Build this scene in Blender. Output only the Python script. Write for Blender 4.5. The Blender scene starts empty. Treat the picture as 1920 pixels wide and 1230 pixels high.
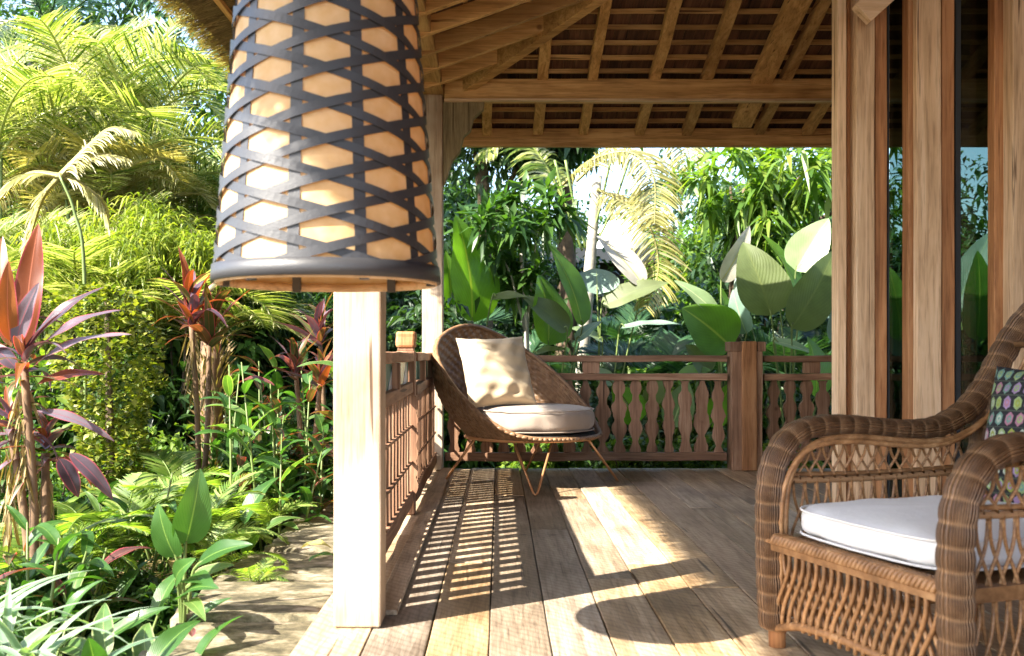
import bpy, math, random
import numpy as np
from mathutils import Vector, Matrix, Euler
R = math.radians
random.seed(7); RNG = np.random.default_rng(11)
sc = bpy.context.scene
col = sc.collection

# ------------------------------------------------------------------ camera
CAMZ = 0.75; FPX = 1867.0; VPX = 937.0; VPY = 666.0
cd = bpy.data.cameras.new('camera'); cam = bpy.data.objects.new('camera', cd); col.objects.link(cam)
cam.location = (0, 0, CAMZ); cam.rotation_euler = (R(90), 0, 0)
cd.sensor_width = 36; cd.lens = 35.0; cd.shift_x = 23/1920; cd.shift_y = 51/1920
cd.clip_end = 400; cd.clip_start = 0.05
cd.dof.use_dof = True; cd.dof.focus_distance = 4.8; cd.dof.aperture_fstop = 5.0
sc.camera = cam
# ------------------------------------------------------------------ sky and sun
SUN = Vector((0.94, 0.65, -1.0)).normalized()
elev = math.asin(-SUN.z)
w = bpy.data.worlds.new('World'); sc.world = w; w.use_nodes = True
nt = w.node_tree; bg = nt.nodes['Background']; sky = nt.nodes.new('ShaderNodeTexSky')
sky.sky_type = 'NISHITA'; sky.sun_disc = False; sky.sun_elevation = elev
sky.sun_rotation = math.atan2(-SUN.x, -SUN.y); sky.air_density = 1.0; sky.dust_density = 1.5
nt.links.new(sky.outputs[0], bg.inputs[0]); bg.inputs[1].default_value = 0.14
sl = bpy.data.lights.new('sun', 'SUN'); sl.energy = 5.0; sl.angle = R(0.5); sl.color = (1.0, 0.93, 0.80)
so = bpy.data.objects.new('sun', sl); col.objects.link(so); so.rotation_euler = SUN.to_track_quat('-Z', 'Y').to_euler()
sc.view_settings.view_transform = 'Standard'; sc.view_settings.look = 'None'
sc.view_settings.exposure = 2.25; sc.view_settings.gamma = 1.0; sc.view_settings.use_curve_mapping = False
sc.render.engine = 'CYCLES'
sc.cycles.max_bounces = 8; sc.cycles.diffuse_bounces = 5; sc.cycles.transmission_bounces = 5; sc.cycles.transparent_max_bounces = 6

# ------------------------------------------------------------------ helpers
def at(px, py, Y):
    return Vector(((px-VPX)*Y/FPX, Y, CAMZ-(py-VPY)*Y/FPX))
WP = {}
def tag(o, label=None, cat=None, group=None, kind=None):
    if label: o['label'] = label
    if cat: o['category'] = cat
    if group: o['group'] = group
    if kind: o['kind'] = kind
    return o
def thing(name, label, cat, loc=(0, 0, 0), group=None):
    o = bpy.data.objects.new(name, None); col.objects.link(o); o.location = loc; o.empty_display_size = .1
    WP[o.name] = Vector(loc); return tag(o, label, cat, group)
def link(name, me, parent=None, loc=(0, 0, 0), rot=None, scale=None):
    """link mesh me at WORLD location loc under parent (unrotated parents)"""
    o = bpy.data.objects.new(name, me); col.objects.link(o)
    loc = Vector(loc); WP[o.name] = loc
    if parent is not None:
        o.parent = parent; o.location = loc - WP[parent.name]
    else: o.location = loc
    if rot is not None: o.rotation_euler = rot
    if scale is not None: o.scale = scale if hasattr(scale, '__len__') else (scale,)*3
    return o
def fast_mesh(name, V, F, mat, uv=None, smooth=False):
    """F: (n,3) or (n,4) int array"""
    me = bpy.data.meshes.new(name); V = np.asarray(V, np.float32); F = np.asarray(F, np.int32); n, k = F.shape
    me.vertices.add(len(V)); me.vertices.foreach_set('co', V.ravel())
    me.loops.add(n*k); me.loops.foreach_set('vertex_index', F.ravel())
    me.polygons.add(n); me.polygons.foreach_set('loop_start', np.arange(0, n*k, k, dtype=np.int32))
    if uv is not None:
        l = me.uv_layers.new(name='UVMap'); l.data.foreach_set('uv', np.asarray(uv, np.float32)[F.ravel()].ravel())
    if smooth: me.polygons.foreach_set('use_smooth', np.ones(n, bool))
    me.update(calc_edges=True); me.materials.append(mat); return me
class MB:
    def __init__(s): s.v = []; s.f = []
    def add(s, V, F):
        b = len(s.v); s.v += [tuple(p) for p in V]; s.f += [tuple(i+b for i in f) for f in F]; return s
    def box(s, x0, x1, y0, y1, z0, z1):
        return s.add([(x0,y0,z0),(x1,y0,z0),(x1,y1,z0),(x0,y1,z0),(x0,y0,z1),(x1,y0,z1),(x1,y1,z1),(x0,y1,z1)],
                     [(0,3,2,1),(4,5,6,7),(0,1,5,4),(1,2,6,5),(2,3,7,6),(3,0,4,7)])
    def beam(s, p0, p1, w, h, segs=1, jit=0, up=(0, 0, 1)):
        p0 = Vector(p0); p1 = Vector(p1); d = (p1-p0).normalized(); up = Vector(up)
        a = d.cross(up).normalized(); b = a.cross(d).normalized(); V = []; F = []
        for i in range(segs+1):
            c = p0.lerp(p1, i/segs)
            j = (random.uniform(-jit, jit), random.uniform(-jit, jit)) if 0 < i < segs else (0, 0)
            c = c + a*j[0] + b*j[1]
            for (u, v) in ((-1,-1),(1,-1),(1,1),(-1,1)):
                V.append(c + a*(u*w/2+random.uniform(-jit, jit)*.4) + b*(v*h/2+random.uniform(-jit, jit)*.4))
            if i:
                k = (i-1)*4
                for q in range(4): F.append((k+q, k+(q+1) % 4, k+4+(q+1) % 4, k+4+q))
        F.append((3,2,1,0)); k = segs*4; F.append((k,k+1,k+2,k+3)); return s.add(V, F)
    def tube(s, pts, r, n=8, cap=True):
        pts = [Vector(p) for p in pts]; m = len(pts); rs = r if hasattr(r, '__len__') else [r]*m
        V = []; F = []; prev = None
        for i, p in enumerate(pts):
            t = (pts[min(i+1, m-1)]-pts[max(i-1, 0)]).normalized()
            if prev is None:
                a = t.cross(Vector((0,0,1)));
                if a.length < .1: a = t.cross(Vector((0,1,0)))
            else: a = prev - t*prev.dot(t)
            a.normalize(); prev = a; b = t.cross(a)
            for k in range(n):
                q = 2*math.pi*k/n; V.append(p+(a*math.cos(q)+b*math.sin(q))*rs[i])
            if i:
                o = (i-1)*n
                for k in range(n): F.append((o+k, o+(k+1) % n, o+n+(k+1) % n, o+n+k))
        if cap: F.append(tuple(reversed(range(n)))); F.append(tuple(range((m-1)*n, m*n)))
        return s.add(V, F)
    def mesh(s, name, mat, smooth=False):
        me = bpy.data.meshes.new(name); me.from_pydata([tuple(v) for v in s.v], [], s.f); me.materials.append(mat)
        if smooth: me.polygons.foreach_set('use_smooth', np.ones(len(me.polygons), bool))
        me.update(); return me
    def build(s, name, mat, parent=None, smooth=False, bevel=0, kind=None, label=None):
        A = np.array([tuple(v) for v in s.v]); c = (A.min(0)+A.max(0))/2
        s.v = [tuple(p) for p in (A-c)]
        o = link(name, s.mesh(name, mat, smooth), parent, Vector(c))
        if bevel:
            m = o.modifiers.new('bevel', 'BEVEL'); m.width = bevel; m.segments = 2; m.limit_method = 'ANGLE'; m.angle_limit = R(40)
        if kind: o['kind'] = kind
        if label: o['label'] = label
        return o
def copy_tree(o, parent=None):
    c = o.copy(); col.objects.link(c)
    if parent: c.parent = parent
    for ch in list(o.children): copy_tree(ch, c)
    return c
def grid_mesh(name, P, mat, closed_u=False, closed_v=False, smooth=True, uvscale=None):
    """P array (nu, nv, 3)"""
    nu, nv, _ = P.shape; V = P.reshape(-1, 3); F = []
    iu = np.arange(nu if closed_u else nu-1); iv = np.arange(nv if closed_v else nv-1)
    U, W = np.meshgrid(iu, iv, indexing='ij'); U2 = (U+1) % nu; W2 = (W+1) % nv
    F = np.stack([U*nv+W, U2*nv+W, U2*nv+W2, U*nv+W2], -1).reshape(-1, 4)
    uu, vv = np.meshgrid(np.linspace(0, 1, nu), np.linspace(0, 1, nv), indexing='ij')
    return fast_mesh(name, V, F, mat, np.stack([uu, vv], -1).reshape(-1, 2), smooth)

# ------------------------------------------------------------------ materials
def newmat(name):
    m = bpy.data.materials.new(name); m.use_nodes = True; n = m.node_tree
    return m, n.nodes, n.links, n.nodes['Principled BSDF']
def ramp(N, cols):
    r = N.new('ShaderNodeValToRGB'); e = r.color_ramp.elements
    while len(e) > 1: e.remove(e[-1])
    e[0].position = cols[0][0]; e[0].color = (*cols[0][1], 1)
    for p, c in cols[1:]: x = e.new(p); x.color = (*c, 1)
    return r
def wood(name, ca, cb, cc, axis='z', rough=.65, scale=1.0, bump=.25, stain=(.5, .42, .34), stain_amt=.35, saw=False, objvar=.25):
    m, N, L, P = newmat(name)
    tc = N.new('ShaderNodeTexCoord'); oi = N.new('ShaderNodeObjectInfo'); mul = N.new('ShaderNodeMath'); mul.operation = 'MULTIPLY'; mul.inputs[1].default_value = 53
    L.new(oi.outputs['Random'], mul.inputs[0]); add = N.new('ShaderNodeVectorMath'); L.new(tc.outputs['Object'], add.inputs[0]); L.new(mul.outputs[0], add.inputs[1])
    sv = {'x': (1.0, 16, 16), 'y': (16, 1.0, 16), 'z': (16, 16, 1.0)}[axis]
    mp = N.new('ShaderNodeMapping'); mp.inputs['Scale'].default_value = tuple(v*scale for v in sv); L.new(add.outputs[0], mp.inputs[0])
    n1 = N.new('ShaderNodeTexNoise'); n1.inputs['Scale'].default_value = 1.3; n1.inputs['Detail'].default_value = 7; n1.inputs['Roughness'].default_value = .62; n1.inputs['Distortion'].default_value = 1.2
    L.new(mp.outputs[0], n1.inputs['Vector'])
    n2 = N.new('ShaderNodeTexNoise'); n2.inputs['Scale'].default_value = 7; n2.inputs['Detail'].default_value = 4; L.new(mp.outputs[0], n2.inputs['Vector'])
    r = ramp(N, [(.28, ca), (.5, cb), (.72, cc)]); L.new(n1.outputs[0], r.inputs[0])
    n3 = N.new('ShaderNodeTexNoise'); n3.inputs['Scale'].default_value = 2.6; n3.inputs['Detail'].default_value = 5; L.new(add.outputs[0], n3.inputs['Vector'])
    rs = ramp(N, [(.45, (1, 1, 1)), (.75, stain)]); L.new(n3.outputs[0], rs.inputs[0])
    mx = N.new('ShaderNodeMix'); mx.data_type = 'RGBA'; mx.blend_type = 'MULTIPLY'; mx.inputs['Factor'].default_value = stain_amt*2
    L.new(r.outputs[0], mx.inputs['A']); L.new(rs.outputs[0], mx.inputs['B'])
    fb = ramp(N, [(.30, (.62, .58, .55)), (.48, (1, 1, 1))]); L.new(n2.outputs[0], fb.inputs[0])
    mx2 = N.new('ShaderNodeMix'); mx2.data_type = 'RGBA'; mx2.blend_type = 'MULTIPLY'; mx2.inputs['Factor'].default_value = .8
    L.new(mx.outputs['Result'], mx2.inputs['A']); L.new(fb.outputs[0], mx2.inputs['B'])
    hs = N.new('ShaderNodeHueSaturation'); mr = N.new('ShaderNodeMapRange'); mr.inputs[3].default_value = 1-objvar; mr.inputs[4].default_value = 1+objvar
    L.new(oi.outputs['Random'], mr.inputs[0]); L.new(mr.outputs[0], hs.inputs['Value']); L.new(mx2.outputs['Result'], hs.inputs['Color'])
    # small knots
    vo = N.new('ShaderNodeTexVoronoi'); vo.inputs['Scale'].default_value = 3.2; L.new(add.outputs[0], vo.inputs['Vector'])
    kr = ramp(N, [(.035, (.35, .25, .2)), (.07, (1, 1, 1))]); L.new(vo.outputs['Distance'], kr.inputs[0])
    mk = N.new('ShaderNodeMix'); mk.data_type = 'RGBA'; mk.blend_type = 'MULTIPLY'; mk.inputs['Factor'].default_value = .8
    L.new(hs.outputs[0], mk.inputs['A']); L.new(kr.outputs[0], mk.inputs['B'])
    mp3 = N.new('ShaderNodeMapping'); mp3.inputs['Scale'].default_value = tuple(1.1 if v == 1.0 else 34 for v in sv); L.new(add.outputs[0], mp3.inputs[0])
    n4 = N.new('ShaderNodeTexNoise'); n4.inputs['Scale'].default_value = 1.0; n4.inputs['Detail'].default_value = 3; n4.inputs['Distortion'].default_value = .4; L.new(mp3.outputs[0], n4.inputs['Vector'])
    ck = ramp(N, [(.285, (.16, .11, .08)), (.325, (1, 1, 1))]); L.new(n4.outputs[0], ck.inputs[0])
    mk2 = N.new('ShaderNodeMix'); mk2.data_type = 'RGBA'; mk2.blend_type = 'MULTIPLY'; mk2.inputs['Factor'].default_value = .9
    L.new(mk.outputs['Result'], mk2.inputs['A']); L.new(ck.outputs[0], mk2.inputs['B']); mk = out = mk2
    bsrc = n2.outputs[0]
    if saw:
        wv = N.new('ShaderNodeTexWave'); wv.bands_direction = 'DIAGONAL'; wv.inputs['Scale'].default_value = 14; wv.inputs['Distortion'].default_value = 5; wv.inputs['Detail'].default_value = 3
        L.new(add.outputs[0], wv.inputs['Vector']); wr = ramp(N, [(0, (.70, .67, .64)), (.45, (1, 1, 1))]); L.new(wv.outputs[0], wr.inputs[0])
        ms = N.new('ShaderNodeMix'); ms.data_type = 'RGBA'; ms.blend_type = 'MULTIPLY'; ms.inputs['Factor'].default_value = .7
        hv = N.new('ShaderNodeMath'); hv.operation = 'MULTIPLY'; hv.inputs[1].default_value = 17.31; L.new(oi.outputs['Random'], hv.inputs[0]); hf = N.new('ShaderNodeMath'); hf.operation = 'FRACT'; L.new(hv.outputs[0], hf.inputs[0])
        hr = N.new('ShaderNodeMapRange'); hr.inputs[3].default_value = .68; hr.inputs[4].default_value = 1.15; L.new(hf.outputs[0], hr.inputs[0]); h2 = N.new('ShaderNodeHueSaturation'); L.new(hr.outputs[0], h2.inputs['Saturation'])
        L.new(mk.outputs['Result'], h2.inputs['Color']); L.new(h2.outputs[0], ms.inputs['A']); L.new(wr.outputs[0], ms.inputs['B']); out = ms
    L.new(out.outputs['Result'], P.inputs['Base Color'])
    bp = N.new('ShaderNodeBump'); bp.inputs['Strength'].default_value = bump; bp.inputs['Distance'].default_value = .004
    L.new(bsrc, bp.inputs['Height']); L.new(bp.outputs[0], P.inputs['Normal'])
    P.inputs['Roughness'].default_value = rough; P.inputs['Specular IOR Level'].default_value = .35
    return m
PALE = ((.42, .27, .15), (.64, .44, .27), (.76, .57, .39))
TEAK = ((.21, .085, .033), (.40, .185, .075), (.52, .28, .135))
RAIL = ((.12, .06, .032), (.27, .145, .085), (.42, .265, .17))
ROOF = ((.26, .135, .045), (.50, .28, .10), (.64, .40, .17))
DECK = ((.22, .145, .08), (.39, .285, .18), (.53, .42, .295))
W = {}
for ax in 'xyz':
    W['pale'+ax] = wood('pale_wood_'+ax, *PALE, axis=ax, objvar=.10, stain_amt=.2)
    W['teak'+ax] = wood('teak_'+ax, *TEAK, axis=ax, objvar=.18)
    W['rail'+ax] = wood('rail_wood_'+ax, *RAIL, axis=ax, objvar=.22)
    W['roof'+ax] = wood('roof_wood_'+ax, *ROOF, axis=ax, objvar=.22, rough=.6)
W['deck'] = wood('deck_wood', *DECK, axis='y', objvar=.32, saw=True, stain=(.42, .38, .35), stain_amt=.45, rough=.5, bump=.6)
W['deckwarm'] = wood('deck_wood_warm', (.27, .17, .08), (.44, .29, .15), (.53, .38, .22), axis='y', objvar=.1, saw=True, rough=.55)
W['mossy'] = wood('mossy_wood', (.13, .10, .05), (.22, .17, .09), (.30, .24, .13), axis='z', objvar=.1, scale=2, bump=.6)
W['shingle'] = wood('shingle_wood', (.05, .022, .012), (.105, .046, .023), (.19, .09, .045), axis='y', objvar=.35, rough=.8)
def simple(name, c, rough=.6, metal=0, spec=.4, sheen=0, noise=0, nscale=8, bump=0, bscale=200):
    m, N, L, P = newmat(name); P.inputs['Base Color'].default_value = (*c, 1); P.inputs['Roughness'].default_value = rough
    P.inputs['Metallic'].default_value = metal; P.inputs['Specular IOR Level'].default_value = spec
    if sheen: P.inputs['Sheen Weight'].default_value = sheen
    tc = N.new('ShaderNodeTexCoord')
    if noise:
        n = N.new('ShaderNodeTexNoise'); n.inputs['Scale'].default_value = nscale; n.inputs['Detail'].default_value = 6; L.new(tc.outputs['Object'], n.inputs['Vector'])
        r = ramp(N, [(.3, tuple(x*(1-noise) for x in c)), (.7, tuple(min(1, x*(1+noise)) for x in c))]); L.new(n.outputs[0], r.inputs[0]); L.new(r.outputs[0], P.inputs['Base Color'])
    if bump:
        n = N.new('ShaderNodeTexNoise'); n.inputs['Scale'].default_value = bscale; n.inputs['Detail'].default_value = 4; L.new(tc.outputs['Object'], n.inputs['Vector'])
        b = N.new('ShaderNodeBump'); b.inputs['Strength'].default_value = bump; b.inputs['Distance'].default_value = .003; L.new(n.outputs[0], b.inputs['Height']); L.new(b.outputs[0], P.inputs['Normal'])
    return m
def leafmat(name, cols, trans=.35, rough=.42, mode='island', vein=0, edge=None, mid=None, tcol=None, spec=.5):
    m, N, L, P = newmat(name); out = N['Material Output']
    if mode == 'island': src = N.new('ShaderNodeNewGeometry').outputs['Random Per Island']
    else: src = N.new('ShaderNodeObjectInfo').outputs['Random']
    k = len(cols); r = ramp(N, [(i/(k-1) if k > 1 else 0, c) for i, c in enumerate(cols)]); L.new(src, r.inputs[0])
    c = r.outputs[0]
    tc = N.new('ShaderNodeTexCoord')
    nz = N.new('ShaderNodeTexNoise'); nz.inputs['Scale'].default_value = 9; nz.inputs['Detail'].default_value = 5; L.new(tc.outputs['Object'], nz.inputs['Vector'])
    nr = ramp(N, [(.3, (.72, .72, .68)), (.7, (1.0, 1.0, 1.0))]); L.new(nz.outputs[0], nr.inputs[0])
    mm = N.new('ShaderNodeMix'); mm.data_type = 'RGBA'; mm.blend_type = 'MULTIPLY'; mm.inputs['Factor'].default_value = .8; L.new(c, mm.inputs['A']); L.new(nr.outputs[0], mm.inputs['B']); c = mm.outputs['Result']
    if vein or edge or mid:
        sx = N.new('ShaderNodeSeparateXYZ'); L.new(tc.outputs['UV'], sx.inputs[0])
        ab = N.new('ShaderNodeMath'); ab.operation = 'SUBTRACT'; ab.inputs[1].default_value = .5; L.new(sx.outputs[1], ab.inputs[0])
        a2 = N.new('ShaderNodeMath'); a2.operation = 'ABSOLUTE'; L.new(ab.outputs[0], a2.inputs[0])
        if edge:
            er = ramp(N, [(.41, (0, 0, 0)), (.48, (1, 1, 1))]); L.new(a2.outputs[0], er.inputs[0])
            me = N.new('ShaderNodeMix'); me.data_type = 'RGBA'; L.new(er.outputs[0], me.inputs['Factor']); L.new(c, me.inputs['A']); me.inputs['B'].default_value = (*edge, 1); c = me.outputs['Result']
        if mid:
            er = ramp(N, [(.008, (1, 1, 1)), (.03, (0, 0, 0))]); L.new(a2.outputs[0], er.inputs[0])
            me = N.new('ShaderNodeMix'); me.data_type = 'RGBA'; L.new(er.outputs[0], me.inputs['Factor']); L.new(c, me.inputs['A']); me.inputs['B'].default_value = (*mid, 1); c = me.outputs['Result']
        if vein:
            ma = N.new('ShaderNodeMath'); ma.operation = 'MULTIPLY_ADD'; ma.inputs[1].default_value = -1.0; L.new(a2.outputs[0], ma.inputs[0]); L.new(sx.outputs[0], ma.inputs[2])
            ms = N.new('ShaderNodeMath'); ms.operation = 'MULTIPLY'; ms.inputs[1].default_value = vein; L.new(ma.outputs[0], ms.inputs[0])
            sn = N.new('ShaderNodeMath'); sn.operation = 'SINE'; L.new(ms.outputs[0], sn.inputs[0])
            bp = N.new('ShaderNodeBump'); bp.inputs['Strength'].default_value = .16; bp.inputs['Distance'].default_value = .004; L.new(sn.outputs[0], bp.inputs['Height']); L.new(bp.outputs[0], P.inputs['Normal'])
            vr = ramp(N, [(0, (.86, .88, .82)), (.5, (1, 1, 1))]); L.new(sn.outputs[0], vr.inputs[0])
            mv = N.new('ShaderNodeMix'); mv.data_type = 'RGBA'; mv.blend_type = 'MULTIPLY'; mv.inputs['Factor'].default_value = .4; L.new(c, mv.inputs['A']); L.new(vr.outputs[0], mv.inputs['B']); c = mv.outputs['Result']
    L.new(c, P.inputs['Base Color']); P.inputs['Roughness'].default_value = rough; P.inputs['Specular IOR Level'].default_value = spec
    tr = N.new('ShaderNodeBsdfTranslucent'); g = N.new('ShaderNodeMix'); g.data_type = 'RGBA'; g.blend_type = 'MULTIPLY'; g.inputs['Factor'].default_value = 1
    L.new(c, g.inputs['A']); g.inputs['B'].default_value = (*(tcol or (1.9, 2.1, .6)), 1); L.new(g.outputs['Result'], tr.inputs[0])
    mx = N.new('ShaderNodeMixShader'); mx.inputs[0].default_value = trans; L.new(P.outputs[0], mx.inputs[1]); L.new(tr.outputs[0], mx.inputs[2]); L.new(mx.outputs[0], out.inputs[0])
    return m
M = {}
M['dark_leaf'] = leafmat('dark_leaf', [(.018, .042, .014), (.03, .07, .02), (.045, .095, .025)], .25)
M['mid_leaf'] = leafmat('mid_leaf', [(.03, .08, .02), (.05, .12, .025), (.09, .17, .03)], .35)
M['bright_leaf'] = leafmat('bright_leaf', [(.06, .13, .025), (.11, .20, .03), (.20, .27, .04)], .4)
M['lime_leaf'] = leafmat('lime_leaf', [(.13, .19, .025), (.22, .28, .035), (.32, .34, .05)], .4)
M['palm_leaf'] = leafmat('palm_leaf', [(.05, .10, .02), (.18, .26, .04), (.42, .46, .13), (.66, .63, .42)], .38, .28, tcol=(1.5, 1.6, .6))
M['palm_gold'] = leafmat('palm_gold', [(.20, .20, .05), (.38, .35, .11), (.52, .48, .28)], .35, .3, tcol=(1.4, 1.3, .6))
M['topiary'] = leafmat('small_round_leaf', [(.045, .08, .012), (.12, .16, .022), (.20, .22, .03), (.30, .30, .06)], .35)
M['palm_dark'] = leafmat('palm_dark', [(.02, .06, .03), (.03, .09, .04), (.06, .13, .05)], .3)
M['fern'] = leafmat('fern_leaf', [(.09, .17, .03), (.18, .27, .05), (.32, .38, .12)], .45)
M['cala'] = leafmat('paddle_leaf', [(.085, .19, .025), (.13, .26, .035)], .55, .38, 'object', 90, None, (.25, .32, .06))
M['cala_olive'] = leafmat('paddle_leaf_olive', [(.11, .15, .05), (.15, .18, .075)], .35, .5, 'object', 90, None, (.14, .17, .06))
M['cala_teal'] = leafmat('paddle_leaf_bluish', [(.16, .25, .20), (.22, .31, .26)], .2, .45, 'object', 90, None, (.30, .38, .2), tcol=(1.2, 1.6, .7))
M['cala_pale'] = leafmat('paddle_leaf_chalky', [(.45, .42, .36), (.50, .47, .42)], .2, .5, 'object', 90, None, (.5, .42, .1), tcol=(1, 1, .8))
M['cala_lit'] = leafmat('paddle_leaf_sunlit', [(.24, .34, .17), (.30, .40, .21)], .35, .3, 'object', 90, None, (.5, .55, .3), tcol=(1.1, 1.4, .6))  # sunlit copy of the paddle leaf, bright light put into its colour
M['canna'] = leafmat('canna_leaf', [(.035, .10, .022), (.06, .15, .03)], .35, .35, 'object', 80, None, (.16, .26, .06))
M['canna_lt'] = leafmat('canna_leaf_light', [(.07, .15, .035), (.13, .22, .06)], .4, .4, 'object', 80, (.28, .32, .14), (.22, .30, .09))
M['ti_purple'] = leafmat('ti_leaf_purple', [(.05, .035, .045), (.12, .09, .12), (.17, .14, .17)], .2, .3, 'object', 0, (.32, .07, .09), (.25, .07, .09), tcol=(1.6, .8, .7))
M['ti_red'] = leafmat('ti_leaf_red', [(.16, .04, .025), (.30, .11, .03), (.10, .06, .03)], .35, .35, 'object', 0, (.38, .07, .10), (.40, .14, .08), tcol=(1.5, .9, .4))
M['ti_green'] = leafmat('ti_leaf_green', [(.06, .08, .03), (.10, .12, .03), (.12, .05, .05)], .35, .35, 'object', 0, (.45, .07, .10), (.30, .12, .08), tcol=(1.8, 1.2, .5))
M['strap'] = leafmat('strap_leaf', [(.14, .24, .15), (.22, .32, .22)], .3, .45, 'object', 0, (.42, .48, .36), None)
M['stalk'] = simple('green_stalk', (.13, .18, .05), .5, noise=.3)
M['dry'] = simple('dry_stalk', (.15, .09, .05), .8, noise=.4, nscale=20, bump=.5, bscale=60)
M['bark'] = simple('bark', (.10, .07, .045), .9, noise=.5, nscale=12, bump=.8, bscale=30)
M['palebark'] = simple('pale_bark', (.34, .32, .27), .8, noise=.35, nscale=14, bump=.5, bscale=40)
M['soil'] = simple('soil', (.05, .035, .02), .95, noise=.5, nscale=5, bump=.8, bscale=25)
M['black'] = simple('black_strap', (.040, .040, .045), .42, spec=.55, bump=.25, bscale=350)
M['brass'] = simple('copper_rod', (.62, .32, .15), .35, metal=.6)
M['dark'] = simple('dark_under', (.03, .025, .02), .9)
M['white'] = simple('white_fabric', (.64, .64, .655), .85, sheen=.2, noise=.04, nscale=5, bump=.6, bscale=70)
M['beige'] = simple('beige_fabric', (.46, .36, .235), .9, sheen=.2, noise=.05, bump=.3, bscale=500)
M['taupe'] = simple('taupe_fabric', (.31, .25, .205), .9, sheen=.2, noise=.05, bump=.3, bscale=500)
M['plaster'] = simple('white_plaster', (.78, .80, .80), .8, noise=.05)
M['rust'] = simple('roof_dark', (.03, .035, .04), .8)

# lamp lining
m, N, L, P = newmat('parchment_lining'); M['lining'] = m
tc = N.new('ShaderNodeTexCoord'); n = N.new('ShaderNodeTexNoise'); n.inputs['Scale'].default_value = 30; n.inputs['Detail'].default_value = 5; L.new(tc.outputs['Object'], n.inputs['Vector'])
r = ramp(N, [(.3, (.80, .54, .25)), (.7, (.88, .67, .40))]); L.new(n.outputs[0], r.inputs[0]); L.new(r.outputs[0], P.inputs['Base Color']); P.inputs['Roughness'].default_value = .7
tr = N.new('ShaderNodeBsdfTranslucent'); r2 = ramp(N, [(.3, (.66, .34, .09)), (.7, (.78, .44, .14))]); L.new(n.outputs[0], r2.inputs[0]); L.new(r2.outputs[0], tr.inputs[0]); mx = N.new('ShaderNodeMixShader'); mx.inputs[0].default_value = .42
L.new(P.outputs[0], mx.inputs[1]); L.new(tr.outputs[0], mx.inputs[2]); L.new(mx.outputs[0], N['Material Output'].inputs[0])
# glass
m, N, L, P = newmat('tinted_glass'); M['glass'] = m
gl = N.new('ShaderNodeBsdfGlossy'); gl.inputs['Roughness'].default_value = .02; gl.inputs['Color'].default_value = (.8, .9, .9, 1)
tp = N.new('ShaderNodeBsdfTransparent'); tp.inputs[0].default_value = (.33, .40, .38, 1); fr = N.new('ShaderNodeFresnel'); fr.inputs[0].default_value = 1.5
mx = N.new('ShaderNodeMixShader'); L.new(fr.outputs[0], mx.inputs[0]); L.new(tp.outputs[0], mx.inputs[1]); L.new(gl.outputs[0], mx.inputs[2]); L.new(mx.outputs[0], N['Material Output'].inputs[0])
# wicker
def wicker(name, c1, c2, c3, fu=0, fv=220):
    m, N, L, P = newmat(name); tc = N.new('ShaderNodeTexCoord'); oi = N.new('ShaderNodeObjectInfo')
    n = N.new('ShaderNodeTexNoise'); n.inputs['Scale'].default_value = 22; n.inputs['Detail'].default_value = 6; n.inputs['Roughness'].default_value = .7; L.new(tc.outputs['Object'], n.inputs['Vector'])
    r = ramp(N, [(.3, c1), (.52, c2), (.72, c3)]); L.new(n.outputs[0], r.inputs[0])
    hs = N.new('ShaderNodeHueSaturation'); mr = N.new('ShaderNodeMapRange'); mr.inputs[3].default_value = .75; mr.inputs[4].default_value = 1.25
    L.new(oi.outputs['Random'], mr.inputs[0]); L.new(mr.outputs[0], hs.inputs['Value']); L.new(r.outputs[0], hs.inputs['Color']); c = hs.outputs[0]
    if fv:
        sx = N.new('ShaderNodeSeparateXYZ'); L.new(tc.outputs['UV'], sx.inputs[0])
        ms = N.new('ShaderNodeMath'); ms.operation = 'MULTIPLY'; ms.inputs[1].default_value = fv; L.new(sx.outputs[1], ms.inputs[0])
        s = N.new('ShaderNodeMath'); s.operation = 'SINE'; L.new(ms.outputs[0], s.inputs[0])
        bp = N.new('ShaderNodeBump'); bp.inputs['Strength'].default_value = .8; bp.inputs['Distance'].default_value = .004; L.new(s.outputs[0], bp.inputs['Height']); L.new(bp.outputs[0], P.inputs['Normal'])
        vr = ramp(N, [(0, (.45, .42, .4)), (.5, (1, 1, 1))]); mp2 = N.new('ShaderNodeMapRange'); mp2.inputs[1].default_value = -1; L.new(s.outputs[0], mp2.inputs[0]); L.new(mp2.outputs[0], vr.inputs[0])
        mv = N.new('ShaderNodeMix'); mv.data_type = 'RGBA'; mv.blend_type = 'MULTIPLY'; mv.inputs['Factor'].default_value = .8; L.new(c, mv.inputs['A']); L.new(vr.outputs[0], mv.inputs['B']); c = mv.outputs['Result']
    if fv:
        fr_ = N.new('ShaderNodeMath'); fr_.operation = 'FRACT'; L.new(sx.outputs[0], fr_.inputs[0])
        cr = ramp(N, [(0, (.8, .8, .8)), (.16, (0, 0, 0)), (.88, (0, 0, 0)), (1, (.8, .8, .8))]); L.new(fr_.outputs[0], cr.inputs[0])
        mc = N.new('ShaderNodeMix'); mc.data_type = 'RGBA'; L.new(cr.outputs[0], mc.inputs['Factor']); L.new(c, mc.inputs['A']); mc.inputs['B'].default_value = (.33, .19, .095, 1); c = mc.outputs['Result']
    L.new(c, P.inputs['Base Color']); P.inputs['Roughness'].default_value = .45; P.inputs['Specular IOR Level'].default_value = .45
    return m
M['wick'] = wicker('wicker_wrap', (.10, .048, .02), (.20, .10, .045), (.35, .205, .105))
M['cane'] = wicker('wicker_cane', (.11, .05, .018), (.27, .135, .055), (.44, .26, .125), fv=0)
M['shell'] = wicker('woven_rattan', (.12, .062, .03), (.22, .125, .065), (.33, .21, .12), fv=0)
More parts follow.
